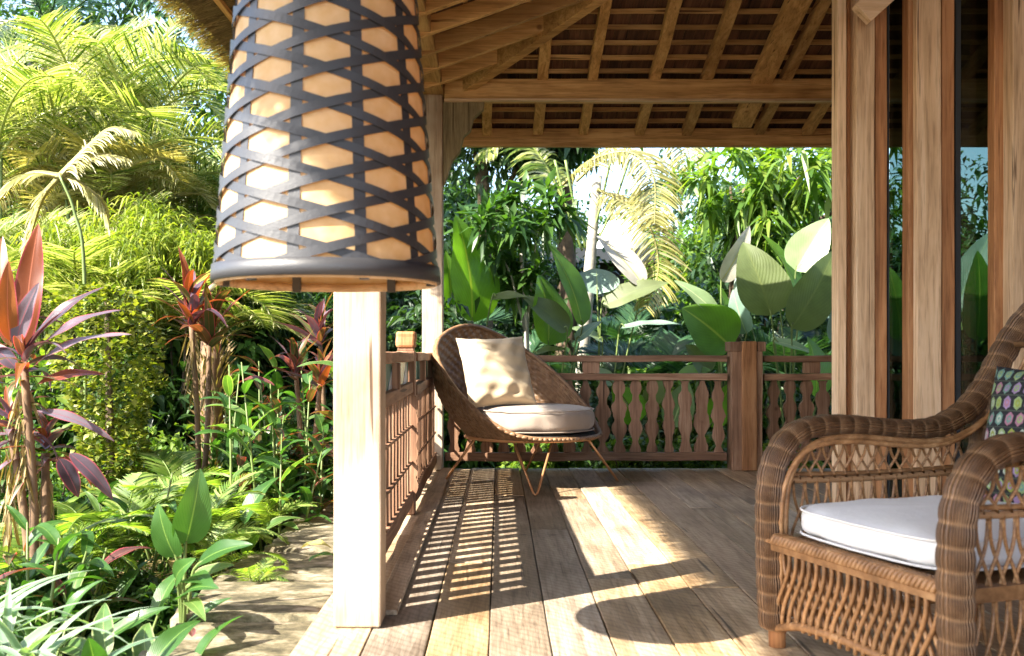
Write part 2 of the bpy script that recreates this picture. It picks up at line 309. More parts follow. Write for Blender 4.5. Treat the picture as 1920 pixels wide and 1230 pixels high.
# stone
m, N, L, P = newmat('ledge_stone'); M['stone'] = m
tc = N.new('ShaderNodeTexCoord'); oi = N.new('ShaderNodeObjectInfo'); add = N.new('ShaderNodeVectorMath'); mul = N.new('ShaderNodeMath'); mul.operation = 'MULTIPLY'; mul.inputs[1].default_value = 31
L.new(oi.outputs['Random'], mul.inputs[0]); L.new(tc.outputs['Object'], add.inputs[0]); L.new(mul.outputs[0], add.inputs[1])
mp = N.new('ShaderNodeMapping'); mp.inputs['Scale'].default_value = (4, 7, 6); L.new(add.outputs[0], mp.inputs[0])
n = N.new('ShaderNodeTexNoise'); n.inputs['Scale'].default_value = 2; n.inputs['Detail'].default_value = 9; n.inputs['Roughness'].default_value = .7; L.new(mp.outputs[0], n.inputs['Vector'])
nf_ = N.new('ShaderNodeTexNoise'); nf_.inputs['Scale'].default_value = 9; nf_.inputs['Detail'].default_value = 9; nf_.inputs['Roughness'].default_value = .75; L.new(mp.outputs[0], nf_.inputs['Vector']); sm_ = N.new('ShaderNodeMath'); sm_.operation = 'MULTIPLY_ADD'; sm_.inputs[1].default_value = .45; L.new(nf_.outputs[0], sm_.inputs[0]); L.new(n.outputs[0], sm_.inputs[2]); sb_ = N.new('ShaderNodeMath'); sb_.operation = 'SUBTRACT'; sb_.inputs[1].default_value = .22; L.new(sm_.outputs[0], sb_.inputs[0])
class _o: outputs = [sb_.outputs[0]]
n = _o
r = ramp(N, [(.36, (.035, .03, .014)), (.47, (.10, .083, .044)), (.57, (.19, .16, .105)), (.70, (.31, .27, .205))]); L.new(n.outputs[0], r.inputs[0]); L.new(r.outputs[0], P.inputs['Base Color'])
b = N.new('ShaderNodeBump'); b.inputs['Strength'].default_value = .5; b.inputs['Distance'].default_value = .005; L.new(n.outputs[0], b.inputs['Height']); L.new(b.outputs[0], P.inputs['Normal']); P.inputs['Roughness'].default_value = .85
# thatch
m, N, L, P = newmat('thatch'); M['thatch'] = m
tc = N.new('ShaderNodeTexCoord'); mp = N.new('ShaderNodeMapping'); mp.inputs['Scale'].default_value = (3, 60, 3); L.new(tc.outputs['Object'], mp.inputs[0])
n = N.new('ShaderNodeTexNoise'); n.inputs['Scale'].default_value = 2; n.inputs['Detail'].default_value = 6; L.new(mp.outputs[0], n.inputs['Vector'])
r = ramp(N, [(.3, (.10, .065, .025)), (.6, (.26, .18, .08)), (.75, (.36, .27, .13))]); L.new(n.outputs[0], r.inputs[0]); L.new(r.outputs[0], P.inputs['Base Color']); P.inputs['Roughness'].default_value = .85
b = N.new('ShaderNodeBump'); b.inputs['Strength'].default_value = .8; b.inputs['Distance'].default_value = .01; L.new(n.outputs[0], b.inputs['Height']); L.new(b.outputs[0], P.inputs['Normal'])
M['straw'] = leafmat('straw', [(.16, .11, .045), (.28, .20, .09), (.38, .28, .13)], .15, .7)

# ------------------------------------------------------------------ ground
gm = MB(); n = 60
def gz(x, y): return -.28 + .05*math.sin(x*.9)*math.cos(y*.7)
V = [(x, y, gz(x, y)) for x in np.concatenate([[-200, -60], np.linspace(-20, 20, n), [60, 200]]) for y in np.concatenate([[-100, -30], np.linspace(-8, 30, n), [80, 300]])]
k = n+4; gm.add(V, [(i*k+j, (i+1)*k+j, (i+1)*k+j+1, i*k+j+1) for i in range(k-1) for j in range(k-1)])
g = gm.build('ground', M['soil'], kind='structure')
# stone ledge: slabs
led = bpy.data.objects.new('stone_path', None); col.objects.link(led); led['kind'] = 'structure'; WP[led.name] = Vector((0, 0, 0))
y = 1.15
for i, ln in enumerate([.62, .58, .66, .47, .60, .43, .55, .62, .5, .6, .7]):
    x0 = -1.0 - .035*math.sin(i*2.1); x1 = -.545; zt = -.045 + .009*math.sin(i*2.7)
    nx, ny = 40, 44; P3 = np.zeros((nx, ny, 3)); ph = random.uniform(0, 9)
    for a in range(nx):
        for b_ in range(ny):
            u = (a-1)/(nx-3); v = (b_-1)/(ny-3); dr = 0
            if a in (0, nx-1) or b_ in (0, ny-1): dr = .15
            u = min(1, max(0, u)); v = min(1, max(0, v)); X = x0+(x1-x0)*u; Yv = y+.008+(ln-.016)*v
            ed = min(u*(x1-x0), (1-u)*(x1-x0), v*ln, (1-v)*ln)
            chip = max(0, .014-ed)*.55*(1+math.sin(X*61+Yv*47+ph)*.9)
            z = zt-dr-chip+.0012*math.sin(X*31+ph)*math.sin(Yv*23)+random.uniform(-.0005, .0005)
            P3[a, b_] = (X+.004*math.sin(Yv*37+ph)*(u in (0, 1)), Yv+.004*math.sin(X*41+ph)*(v in (0, 1)), z)
    c = P3.reshape(-1, 3).mean(0); me = grid_mesh('stone', P3-c, M['stone'], smooth=False); link('stone_slab', me, led, Vector(c)); y += ln
MB().box(-.98, -.56, 1.2, y-.05, -.25, -.075).build('mortar_bed', M['soil'], led)
# ------------------------------------------------------------------ deck
deck = bpy.data.objects.new('deck_floor', None); col.objects.link(deck); deck['kind'] = 'structure'; WP[deck.name] = Vector((0, 0, 0))
MB().box(-.52, 3.98, -2.0, 6.58, -.25, -.035).build('joist_layer', M['dark'], deck)
xs = -.53; ci = 0
warm = {(9, 0), (9, 1), (10, 0), (2, 0), (0, 1), (13, 1)}
widths = [.18] + [.161]*27
for ci, wd in enumerate(widths):
    y = -2.0; pi = 0
    cuts = sorted([random.uniform(2.2, 3.4), random.uniform(4.4, 5.4)]) if ci % 2 else sorted([random.uniform(1.0, 1.9), random.uniform(3.5, 4.4)])
    if ci == 5: cuts = [3.35, 5.2]
    if ci == 8: cuts = [1.2, 5.9]
    for yy in cuts+[6.62]:
        z = random.uniform(-.003, .001); mb = MB()
        g_ = .0019
        nx, ny = 3, 10; V = []; F = []
        mb.beam((xs+wd/2, y+g_, -.016+z), (xs+wd/2, yy-g_, -.016+z), wd-2*g_, .032, segs=8, jit=.0012)
        warmp = (ci in (8,) and pi == 1) or (ci == 3 and pi == 2) or (ci == 0)
        mb.build('plank', W['deckwarm'] if warmp else W['deck'], deck, bevel=.003); y = yy; pi += 1
    xs += wd
# bottom sill strip along left rail
MB().beam((-.33, 2.87, .008), (-.345, 6.5, .008), .07, .016, 6, .002).build('edge_board', W['deck'], deck, bevel=.003)

# ------------------------------------------------------------------ posts
def post(label, x, y, wd, z0, z1, mat, segs=8):
    t = thing('veranda_post', label, 'post', (x, y, z0))
    MB().beam((x, y, z0+.002), (x, y, z1), wd, wd, segs, .0015, up=(0, 1, 0)).build('shaft', mat, t, bevel=.006); return t
M['post'] = wood('weathered_post', (.36, .27, .19), (.47, .38, .29), (.53, .45, .36), axis='z', objvar=.02, stain=(.55, .42, .30), stain_amt=.45)
t = post('thick pale timber post standing on the deck edge behind the hanging lamp', -.3915, 2.795, .13, 0, 2.45, M['post'])
t = post('corner timber post rising behind the round woven chair', -.44, 6.55, .135, 0, 2.45, M['post'])
# mossy bracket at corner
t2 = thing('corner_brace', 'dark mossy curved bracket between corner post and back beam', 'bracket', (-.30, 6.5, 1.9))
V = []; prof = [(-.372, 1.85), (-.372, 2.41), (-.10, 2.41), (-.105, 2.36), (-.17, 2.30), (-.19, 2.22), (-.235, 2.18), (-.26, 2.08), (-.31, 2.02), (-.34, 1.92)]
for yy in (6.50, 6.57): V += [(a, yy, b) for a, b in prof]
k = len(prof); F = [tuple(range(k)), tuple(reversed(range(k, 2*k)))]+[(i, i+k, (i+1) % k+k, (i+1) % k) for i in range(k)]
MB().add(V, F).build('bracket_board', W['mossy'], t2, bevel=.004)

# ------------------------------------------------------------------ roof
XE, YB = -1.33, 7.45
HL = lambda x: 2.2+.35*(x-XE)
HB = lambda y: 2.3+.3*(YB-y)
HIPY = lambda x: YB-(HL(x)-2.3)/.3          # y of the hip line
XR = 3.0
roof = thing('veranda_roof', 'timber framed thatched roof with rafters battens and wooden shingles over the deck', 'roof', (0, 6.5, 2.5))
MB().beam((-.43, -2, 2.515), (-.43, 6.62, 2.515), .13, .13, 14, .006).build('wall_plate', W['roofy'], roof, bevel=.006)
MB().beam((-.36, 6.52, 2.48), (7.0, 6.52, 2.48), .12, .135, 14, .003).build('wall_plate', W['roofx'], roof, bevel=.006)
MB().beam((-.36, 6.47, 2.406), (7.0, 6.47, 2.406), .04, .014, 14, .001).build('plate_trim', W['palex'], roof)
MB().beam((-.62, 7.20, 2.322), (7.0, 7.20, 2.322), .05, .132, 14, .003).build('eave_board', W['roofx'], roof, bevel=.004)
# hip rafter
p0 = Vector((-.62, HIPY(-.62), HL(-.62)-.055)); p1 = Vector((XR, HIPY(XR), HL(XR)-.055))
MB().beam(p0, p1, .07, .15, 10, .003).build('hip_rafter', W['roofx'], roof, bevel=.005)
RT = .06
def hipx_at_y(y): return (HB(y)-2.2)/.35+XE
rx = [-.09, .274, .60, 1.005, 1.345, 1.70, 1.86, 2.21, 2.62, 3.02, 3.4, 3.8]
for i, x in enumerate(rx):
    wide = i == 5; y0 = 7.0 if wide else 7.165+random.uniform(-.02, .008)
    yh = max(HIPY(min(x, XR)), 1.5) if x < XR else HIPY(2*XR-x)
    z = lambda y: HB(y)-RT/2
    mb = MB(); wd = .135 if wide else random.uniform(.062, .078)
    mb.beam((x, y0, z(y0)-(.03 if wide else 0)), (x+.01, yh, z(yh)), wd, RT, 8, .003).build('rafter', W['roofy'], roof, bevel=.004)
yl = 6.86
while yl > -1.9:
    xh = min(XR, hipx_at_y(yl)) if yl > HIPY(XR) else XR
    if xh > -.95:
        mb = MB(); z = lambda x: HL(x)-.045
        mb.beam((-1.08, yl, z(-1.08)), (xh, yl, z(xh)), .045, .09, 8, .003).build('rafter', W['roofx'], roof, bevel=.004)
    yl -= .32
# battens
y = 7.40; k = 0
while y > HIPY(XR):
    xh = max(hipx_at_y(y), -1.0); z = HB(y)+.012
    xr = 2*XR-xh
    MB().beam((xh, y, z), (xr, y, z-.0), .022, .026, 14, .004).build('batten', W['roofx'], roof); y -= .152
x = -1.2
while x < XR:
    yh = HIPY(x); z = HL(x)+.012
    MB().beam((x, -2, z), (x, min(yh, 7.4), z), .026, .022, 20, .004).build('batten', W['roofy'], roof); x += .17
# shingles on back plane: rows between battens (300 parts nearest, rest stuff)
pm = []
for q in range(6):
    wd = .058+.004*q; mb = MB(); j = random.uniform(-.004, .004)
    mb.add([(-wd/2, 0, 0), (wd/2, 0, 0), (wd/2+j, -.21, .0), (-wd/2, -.21, .0), (-wd/2, 0, .007), (wd/2, 0, .007), (wd/2+j, -.21, .007), (-wd/2, -.21, .007)],
           [(0,3,2,1),(4,5,6,7),(0,1,5,4),(1,2,6,5),(2,3,7,6),(3,0,4,7)]); pm.append(mb)
pmesh = [mb.mesh('shingle', W['shingle']) for mb in pm]
spots = []
y = 7.46
while y > 4.9:
    x = max(hipx_at_y(y-.1), -1.2)
    while x < 3.6:
        q = random.randrange(6); wd = .058+.004*q; x += wd+.003
        spots.append((x-wd/2, y+random.uniform(-.006, .006), HB(y)+.028+random.uniform(0, .004), random.uniform(-.03, .03), q))
    y -= .152
vis = [s for s in spots if 850 < VPX+s[0]*FPX/s[1] < 1560 and VPY-(s[2]-CAMZ)*FPX/s[1] > -10]
vis.sort(key=lambda s: s[1]); chosen = set(id(s) for s in vis[:300])
rest = MB(); SLP = math.atan(.3)
for s in spots:
    rot = Euler((-SLP-.035, s[3], 0))
    if id(s) in chosen: link('shingle', pmesh[s[4]], roof, s[:3], rot)
    else:
        Mx = rot.to_matrix(); rest.add([Mx @ Vector(v)+Vector(s[:3]) for v in pm[s[4]].v], pm[s[4]].f)
rest.build('shingle_rows', W['shingle'], roof, kind='stuff')
# thatch cover (thick slab following the three planes)
def slab(name, pts, th, mat):
    V = [Vector(p) for p in pts]+[Vector(p)+Vector((0, 0, th)) for p in pts]; k = len(pts)
    return MB().add(V, [tuple(range(k)), tuple(reversed(range(k, 2*k)))]+[(i, i+k, (i+1) % k+k, (i+1) % k) for i in range(k)]).build(name, mat, roof)
o_ = .05
zl = lambda x: HL(x)+o_; zb = lambda y: HB(y)+o_
XL0 = XE-.01
YE = 7.52; hx0 = hipx_at_y(YE)
slab('thatch_layer', [(XL0, -2.3, zl(XL0)), (XR, -2.3, zl(XR)), (XR, HIPY(XR), zl(XR)), (hx0, YE, zl(hx0)), (XL0, YE, zl(XL0))], .17, M['thatch'])
slab('thatch_layer', [(hx0, YE, zl(hx0)), (XR, HIPY(XR), zl(XR)), (2*XR-hx0, YE, zl(hx0))], .17, M['thatch'])
slab('thatch_layer', [(2*XR-XL0, -2.3, zl(XL0)), (2*XR-XL0, YE, zl(XL0)), (2*XR-hx0, YE, zl(hx0)), (XR, HIPY(XR), zl(XR)), (XR, -2.3, zl(XR))], .17, M['thatch'])
# dark shingle deck under left plane thatch (visible between rafters)
slab('shingle_deck', [(-.95, -2.2, HL(-.95)+.026), (XR, -2.2, HL(XR)+.026), (XR, HIPY(XR), HL(XR)+.026), (-.95, HIPY(-.95), HL(-.95)+.026)], .01, W['shingle'])
# straw at the left eave
N_ = 15000; T = RNG
yy = T.uniform(-1.5, 7.5, N_); s0 = T.uniform(0, .8, N_)**1.0; ln = T.uniform(.18, .42, N_)
xa = XE+.02-.06+s0*.5; xb = xa-ln*T.uniform(.6, 1, N_); xb = np.maximum(xb, XE-.05+T.uniform(-.055, .03, N_))
za = 2.2+.35*(xa-XE)+.055-T.uniform(0, .03, N_); zb_ = 2.2+.35*(xb-XE)+.05-T.uniform(0, .03, N_)
dy = T.normal(0, .035, N_); wd = T.uniform(.002, .0045, N_)
V = np.zeros((N_, 4, 3)); V[:, 0] = np.stack([xa, yy-wd, za], -1); V[:, 1] = np.stack([xa, yy+wd, za], -1)
V[:, 2] = np.stack([xb, yy+dy+wd*.4, zb_], -1); V[:, 3] = np.stack([xb, yy+dy-wd*.4, zb_], -1)
F = np.arange(N_*4).reshape(-1, 4); o = link('thatch_straw', fast_mesh('thatch_straw', V.reshape(-1, 3), F, M['straw']), roof, (0, 0, 0)); o['kind'] = 'stuff'

# ------------------------------------------------------------------ back railing
br = thing('back_railing', 'low brown timber railing with wavy balusters along the back of the deck', 'railing', (1.5, 6.55, 0))
YBk = 6.55
def rail(p0, p1, w_, h_, mat, parent, name='rail', segs=10): MB().beam(p0, p1, w_, h_, segs, .003).build(name, mat, parent, bevel=.004)
for (x0, x1) in ((-.36, 1.49), (1.73, 4.0)):
    rail((x0, YBk, .728), (x1, YBk, .728), .07, .042, W['railx'], br)
    rail((x0, YBk, .607), (x1, YBk, .607), .075, .045, W['railx'], br)
    rail((x0, YBk, .085), (x1, YBk, .085), .06, .055, W['railx'], br)
for x in (.60, 2.05, 2.9, 3.6):
    MB().box(x-.055, x+.055, YBk-.02, YBk+.02, .631, .706).build('spacer_block', W['railz'], br, bevel=.003)
bals = []
for q in range(6):
    k = 36; prof = []
    for i in range(k+1):
        t_ = i/k; z = -.235+.47*t_
        wv = .033+.0095*math.sin(t_*math.pi*(5.5+.35*q)+.6+q*.3)+.003*math.sin(t_*23+q*2)-.006*math.cos(t_*math.pi*2)
        for zz in (.18, .5, .82):
            wv += .006*math.exp(-((t_-zz)/.014)**2)
        prof.append((wv+random.uniform(-.0025, .0025), z))
    V = []
    for yy in (-.012, .012):
        V += [(a, yy, b) for a, b in prof]+[(-a+random.uniform(-.001, .001), yy, b) for a, b in reversed(prof)]
    n2 = 2*(k+1); F = []
    for i in range(k):
        a, b = i, i+1; c, d = n2-1-i, n2-2-i
        F.append((a, c, d, b)[::-1]); F.append((a+n2, b+n2, d+n2, c+n2)[::-1])
    for i in range(n2): j = (i+1) % n2; F.append((i, j, j+n2, i+n2)[::-1])
    bals.append(MB().add(V, F).mesh('baluster', W['railz']))
x = -.30
while x < 1.47: link('baluster', bals[random.randrange(6)], br, (x, YBk, .348), Euler((0, random.uniform(-.02, .02), random.uniform(-.16, .16))), (random.uniform(.84, 1.12), 1, 1)); x += .1085
x = 1.80
while x < 3.9: link('baluster', bals[random.randrange(6)], br, (x, YBk, .348), Euler((0, random.uniform(-.02, .02), random.uniform(-.16, .16))), (random.uniform(.84, 1.12), 1, 1)); x += .1085
nw = thing('newel_post', 'stubby notched newel post of three boards dividing the back railing', 'post', (1.61, 6.53, 0))
MB().beam((1.545, 6.54, 0), (1.545, 6.54, .795), .07, .14, 6, .002, up=(0, 1, 0)).build('side_board', W['railz'], nw, bevel=.004)
MB().beam((1.682, 6.54, 0), (1.682, 6.54, .795), .055, .14, 6, .002, up=(0, 1, 0)).build('side_board', W['railz'], nw, bevel=.004)
MB().beam((1.62, 6.50, .002), (1.62, 6.50, .84), .095, .10, 6, .002, up=(0, 1, 0)).build('centre_board', W['teakz'], nw, bevel=.004)
for xx in (1.535, 1.69): MB().box(xx-.038, xx+.038, 6.46, 6.62, .775, .838).build('cap_block', W['railz'], nw, bevel=.004)

# ------------------------------------------------------------------ left railing
XL = -.425
lr = thing('side_railing', 'slatted timber railing between the pale post and the corner post at the garden side', 'railing', (XL, 4.7, 0))
def lrail(y0, y1, z0, z1, w_, h_, nm='rail'): rail((XL, y0, z0), (XL-.012, y1, z1), w_, h_, W['raily'], lr, nm, 8)
for (y0, y1) in ((2.87, 4.66), (4.76, 6.47)):
    lrail(y0, y1, .742, .742, .07, .04); lrail(y0, y1, .585, .60, .065, .05); lrail(y0, y1, .085, .085, .06, .07)
for z in (.25, .42):
    MB().beam((XL+.018, 2.87, z), (XL+.006, 6.47, z), .012, .012, 8, .001).build('cross_bar', W['raily'], lr)
sm = MB().beam((0, 0, -.222), (0, 0, .222), .018, .068, 5, .0012, up=(0, 1, 0)).mesh('slat', W['railz'])
y = 2.95; i = 0
while y < 6.42:
    if not 4.6 < y < 4.82: link('slat', sm, lr, (XL, y, .342), Euler((random.uniform(-.006, .006), 0, random.uniform(-.03, .03))))
    y += .1235 if y < 4.7 else .09
# infill between upper rails: painted board with pale diagonal facets
m, N, L, P = newmat('teal_painted_board'); M['teal'] = m; P.inputs['Base Color'].default_value = (.16, .34, .29, 1); P.inputs['Roughness'].default_value = .25
MB().box(XL-.012, XL-.004, 2.87, 4.66, .613, .72).build('infill_panel', M['teal'], lr)
MB().box(XL-.016, XL-.008, 4.76, 6.47, .62, .72).build('infill_panel', M['teal'], lr)
for k in range(6):
    y0 = 2.95+k*.29; MB().add([(XL-.0015, y0, .615), (XL-.0015, y0+.16, .615), (XL-.0015, y0+.16, .715), (XL-.0035, y0, .615), (XL-.0035, y0+.16, .615), (XL-.0035, y0+.16, .715)], [(0, 1, 2), (5, 4, 3), (0, 3, 4, 1), (1, 4, 5, 2), (2, 5, 3, 0)]).build('pale_triangle', M['plaster'], lr)  # pale triangular pieces set on the panel face
for y in (3.35, 3.95, 5.3, 5.9): MB().box(XL-.0, XL+.03, y-.025, y+.025, .614, .720).build('spacer_block', W['railz'], lr, bevel=.003)
mp_ = thing('newel_post', 'short square newel post midway along the side railing', 'post', (-.445, 4.71, 0))
MB().beam((-.442, 4.71, .002), (-.442, 4.71, .77), .085, .085, 6, .002, up=(0, 1, 0)).build('shaft', W['railz'], mp_, bevel=.004)
MB().beam((-.442, 4.71, .77), (-.442, 4.71, .785), .076, .076, 1, .001, up=(0, 1, 0)).build('neck', W['railz'], mp_, bevel=.003)
MB().beam((-.442, 4.71, .785), (-.442, 4.71, .862), .092, .092, 3, .003, up=(0, 1, 0)).build('cap_block', W['teakz'], mp_, bevel=.012)
# scalloped edge board beside it
V = []; pr = []
for i in range(30):
    t_ = i/29; pr.append((.012+.012*abs(math.sin(t_*math.pi*6)), .10+.46*t_))
for yy in (4.655, 4.665): V += [(XL+.02+a, yy, b) for a, b in pr]+[(XL-.03, yy, b) for a, b in reversed(pr)]
k = 60; F = [(i, k-1-i, k-2-i, i+1) for i in range(29)]+[(i+k, i+1+k, k-2-i+k, k-1-i+k) for i in range(29)]+[(i, (i+1) % k, (i+1) % k+k, i+k) for i in range(k)]
MB().add(V, F).build('scalloped_board', W['railz'], mp_)

# ------------------------------------------------------------------ glazed door wall at the right
dw = thing('folding_door_wall', 'row of folding timber door frames with narrow dark glass panes behind the armchair', 'door', (1.9, 4.4, 0))
def stile(px0, px1, Y, dep, mat, nm='stile', z1=2.75):
    x0 = (px0-VPX)*Y/FPX; x1 = (px1-VPX)*Y/FPX
    MB().beam(((x0+x1)/2, Y+dep/2, .003), ((x0+x1)/2, Y+dep/2, z1), x1-x0-.002, dep, 8, .0012, up=(0, 1, 0)).build(nm, mat, dw, bevel=.004)
stile(1570, 1588, 4.42, .08, W['palez']); stile(1588, 1604, 4.46, .05, W['teakz']); stile(1606, 1641, 4.38, .08, W['palez']); stile(1641, 1664, 4.39, .08, W['teakz'])
stile(1664, 1669, 4.40, .03, M['rust'], 'seal')
stile(1703, 1717, 4.30, .07, W['teakz']); stile(1719, 1766, 4.26, .08, W['palez']); stile(1766, 1791, 4.28, .09, W['teakz']); stile(1791, 1803, 4.31, .05, M['rust'], 'seal')
stile(1864, 1890, 4.20, .06, W['teakz']); stile(1891, 1897, 4.23, .04, W['palez']); stile(1899, 1975, 4.12, .12, W['palez']); stile(1976, 2010, 4.16, .08, W['teakz'])
stile(2070, 2110, 4.10, .1, W['teakz']); stile(2111, 2180, 4.05, .12, W['palez']); stile(2181, 2205, 4.1, .08, W['teakz'])
def pane(px0, px1, Y):
    x0 = (px0-VPX)*Y/FPX; x1 = (px1-VPX)*Y/FPX; MB().box(x0, x1, Y, Y+.006, .12, 2.7).build('pane', M['glass'], dw)
    MB().beam((x0, Y+.02, .06), (x1, Y+.02, .06), .05, .118, 1, 0).build('bottom_rail', W['teakx'], dw, bevel=.003)
pane(1669, 1704, 4.42); pane(1803, 1866, 4.31); pane(2010, 2070, 4.17)
MB().beam((1.42, 4.5, 2.83), (3.6, 4.1, 2.83), .14, .15, 6, .002).build('lintel', W['teakx'], dw, bevel=.004)
MB().beam((1.56, 4.30, 2.22), (1.82, 4.30, 2.46), .06, .10, 2, .001).build('diagonal_brace', W['palex'], dw, bevel=.004)
# right side wall closing the room out of frame
wl = thing('plank_wall', 'brown timber plank wall closing the right side of the veranda', 'wall', (4.02, 2.5, 0))
for k in range(34):
    MB().beam((4.03, -2+.25*k+.125, 0), (4.03, -2+.25*k+.125, HL(3)-.5), .245, .03, 1, 0, up=(1, 0, 0)).build('wall_plank', W['teakz'], wl)
# ------------------------------------------------------------------ hanging lamp
LC = Vector((-.389, 2.25, 0)); LZ0, LZ1 = .912, 1.84
lamp = thing('hanging_lamp', 'tall woven strap lampshade with parchment lining hanging in front of the pale post', 'lamp', (LC.x, LC.y, LZ0))
def lr_(z): return .246-.074*(z-LZ0)/.95
def ribbon(name, path, wd, off, th, mat, parent, flat=False):
    """path: list of (theta, z); strap of width wd following the cone at offset off"""
    V = []; m_ = len(path)
    for i, (t_, z) in enumerate(path):
        a = path[max(i-1, 0)]; b = path[min(i+1, m_-1)]; r_ = lr_(z)
        d = Vector(((b[0]-a[0])*r_, b[1]-a[1])); d.normalize(); nrm = Vector((-d.y, d.x))
        of = off if off < .003 else .0048 + (1 if off > .006 else -1)*.0030*math.cos(math.pi*(t_-PH)/CU)
        for s_ in (-1, 1):
            tt = t_+nrm.x*s_*wd/2/r_; zz = max(LZ0+.004, min(LZ1, z+nrm.y*s_*wd/2))
            for o2 in (0, th):
                rr = lr_(zz)+of+o2; V.append((LC.x+rr*math.cos(tt), LC.y+rr*math.sin(tt), zz))
    F = []
    for i in range(m_-1):
        k = i*4; F += [(k, k+2, k+6, k+4), (k+1, k+5, k+7, k+3), (k, k+4, k+5, k+1), (k+2, k+3, k+7, k+6)]
    MB().add(V, F).build(name, mat, parent, smooth=False)
ROW = .0745; NS = 11; CU = 2*math.pi/NS; PH = -math.pi/2+CU*.29
nz = 12; P3 = np.zeros((96, nz, 3))
for a in range(96):
    for b_ in range(nz):
        z = LZ0+.012+(LZ1-LZ0-.012)*b_/(nz-1); t_ = 2*math.pi*a/96; r_ = lr_(z)-.001; P3[a, b_] = (LC.x+r_*math.cos(t_), LC.y+r_*math.sin(t_), z)
c = P3.reshape(-1, 3).mean(0); lo = link('lining', grid_mesh('lining', P3-c, M['lining'], closed_u=True), lamp, Vector(c))
for k in range(NS):
    t_ = PH+CU*(k+.5); ribbon('upright_strap', [(t_, LZ0+(LZ1-LZ0)*j/16) for j in range(17)], .025, .0004, .0012, M['black'], lamp)
for sgn in (1, -1):
    for n_ in range(-8, 22):
        pts = []
        for j in range(97):
            u = (j/96-.5)*NS; z = LZ0+.018+n_*ROW+sgn*.5*ROW*u+ROW*.5
            if LZ0+.01 < z < LZ1: pts.append((PH+CU*u, z))
        if len(pts) > 3: ribbon('woven_strap', pts, .0195, .007 if sgn > 0 else .004, .0013, M['black'], lamp)
for (z0, z1, nm) in ((LZ0, LZ0+.036, 'bottom_band'), (LZ1-.03, LZ1, 'top_band')):
    P3 = np.zeros((96, 6, 3)); pf = [(-.004, z0), (.011, z0), (.0125, (z0+z1)/2), (.011, z1), (-.004, z1), (-.004, (z0+z1)/2)]
    if nm == 'bottom_band': pf = [(.002, z0), (.0098, z0), (.0105, (z0+z1)/2), (.0098, z1), (.002, z1), (.002, (z0+z1)/2)]
    for a in range(96):
        for b_, (dr, z) in enumerate(pf): t_ = 2*math.pi*a/96; r_ = lr_(z)+dr; P3[a, b_] = (LC.x+r_*math.cos(t_), LC.y+r_*math.sin(t_), z)
    c = P3.reshape(-1, 3).mean(0); link(nm, grid_mesh(nm, P3-c, M['black'], True, True), lamp, Vector(c))
P3 = np.zeros((96, 4, 3))
for a in range(96):
    for b_, (dr, z) in enumerate([(-.009, LZ0-.004), (.001, LZ0-.004), (.001, LZ0+.014), (-.009, LZ0+.014)]): t_ = 2*math.pi*a/96; r_ = lr_(z)+dr; P3[a, b_] = (LC.x+r_*math.cos(t_), LC.y+r_*math.sin(t_), z)
c = P3.reshape(-1, 3).mean(0); link('rim_ring', grid_mesh('rim_ring', P3-c, W['palex'], True, True, smooth=False), lamp, Vector(c))
for k in range(6):
    t_ = 1.02+k*math.pi/3; r_ = lr_(LZ0)-.012; MB().box(LC.x+r_*math.cos(t_)-.01, LC.x+r_*math.cos(t_)+.01, LC.y+r_*math.sin(t_)-.006, LC.y+r_*math.sin(t_)+.006, LZ0-.007, LZ0+.03).build('clip', M['black'], lamp)
MB().tube([(LC.x, LC.y, LZ1), (LC.x, LC.y, HL(LC.x)-.02)], .006).build('cord', M['black'], lamp)
for k in range(3):
    t_ = k*2.094; r_ = lr_(LZ1); MB().tube([(LC.x+r_*math.cos(t_), LC.y+r_*math.sin(t_), LZ1-.01), (LC.x, LC.y, LZ1+.02)], .004).build('spoke', M['black'], lamp)
MB().tube([(LC.x, LC.y, LZ1-.10), (LC.x, LC.y, LZ1+.01)], .022, 12).build('lamp_holder', M['black'], lamp)

# ------------------------------------------------------------------ round woven chair
RC = Vector((.185, 5.87, 0))
rc = thing('round_chair', 'round woven rattan tub chair on thin copper hairpin legs in the far corner', 'chair', tuple(RC))
BK = Vector((-.77, .64, 0)); SD = Vector((.64, .77, 0))
rimt = [(0, .46, .945), (25, .52, .905), (50, .58, .78), (90, .53, .455), (108, .475, .335), (122, .43, .292), (150, .40, .282), (180, .392, .280)]
def interp(ps, k):
    ps = abs(ps); xs_ = [p[0] for p in rimt]; return float(np.interp(ps, xs_, [p[k] for p in rimt]))
def smooth_rim(ps, k): return sum(interp(((ps+d+180) % 360)-180, k) for d in (-12, -6, 0, 6, 12))/5
def shell_pt(ps, v, off=0):
    a = R(ps); d = BK*math.cos(a)+SD*math.sin(a); r1 = smooth_rim(ps, 1); z1 = smooth_rim(ps, 2)
    r0 = .36; z0 = .275; bulge = .10*math.sin(math.pi*v)*(z1-z0)/.65
    r_ = r0+(r1-r0)*v+bulge+off; z = z0+(z1-z0)*v
    return RC+d*r_+Vector((0, 0, z))
def shell_grid(v0, v1, nu, nv, cu, cv, amp, off):
    P = np.zeros((nu, nv, 3))
    for a in range(nu):
        ps = -180+360*a/nu
        for b_ in range(nv):
            v = v0+(v1-v0)*b_/(nv-1); rowi = int(v*cv)
            w_ = math.sin(math.pi*(a/nu)*cu)*(1 if rowi % 2 else -1)*abs(math.sin(math.pi*v*cv))
            P[a, b_] = shell_pt(ps, v, off+amp*w_)
    return P
Po = shell_grid(0, 1, 400, 108, 92, 26, .006, .0)
c = Vector((RC.x, RC.y, .5)); me = grid_mesh('woven_shell', Po-np.array(c), M['shell'], closed_u=True); so2 = link('woven_shell', me, rc, c)
md = so2.modifiers.new('s', 'SOLIDIFY'); md.thickness = .010; md.offset = -1
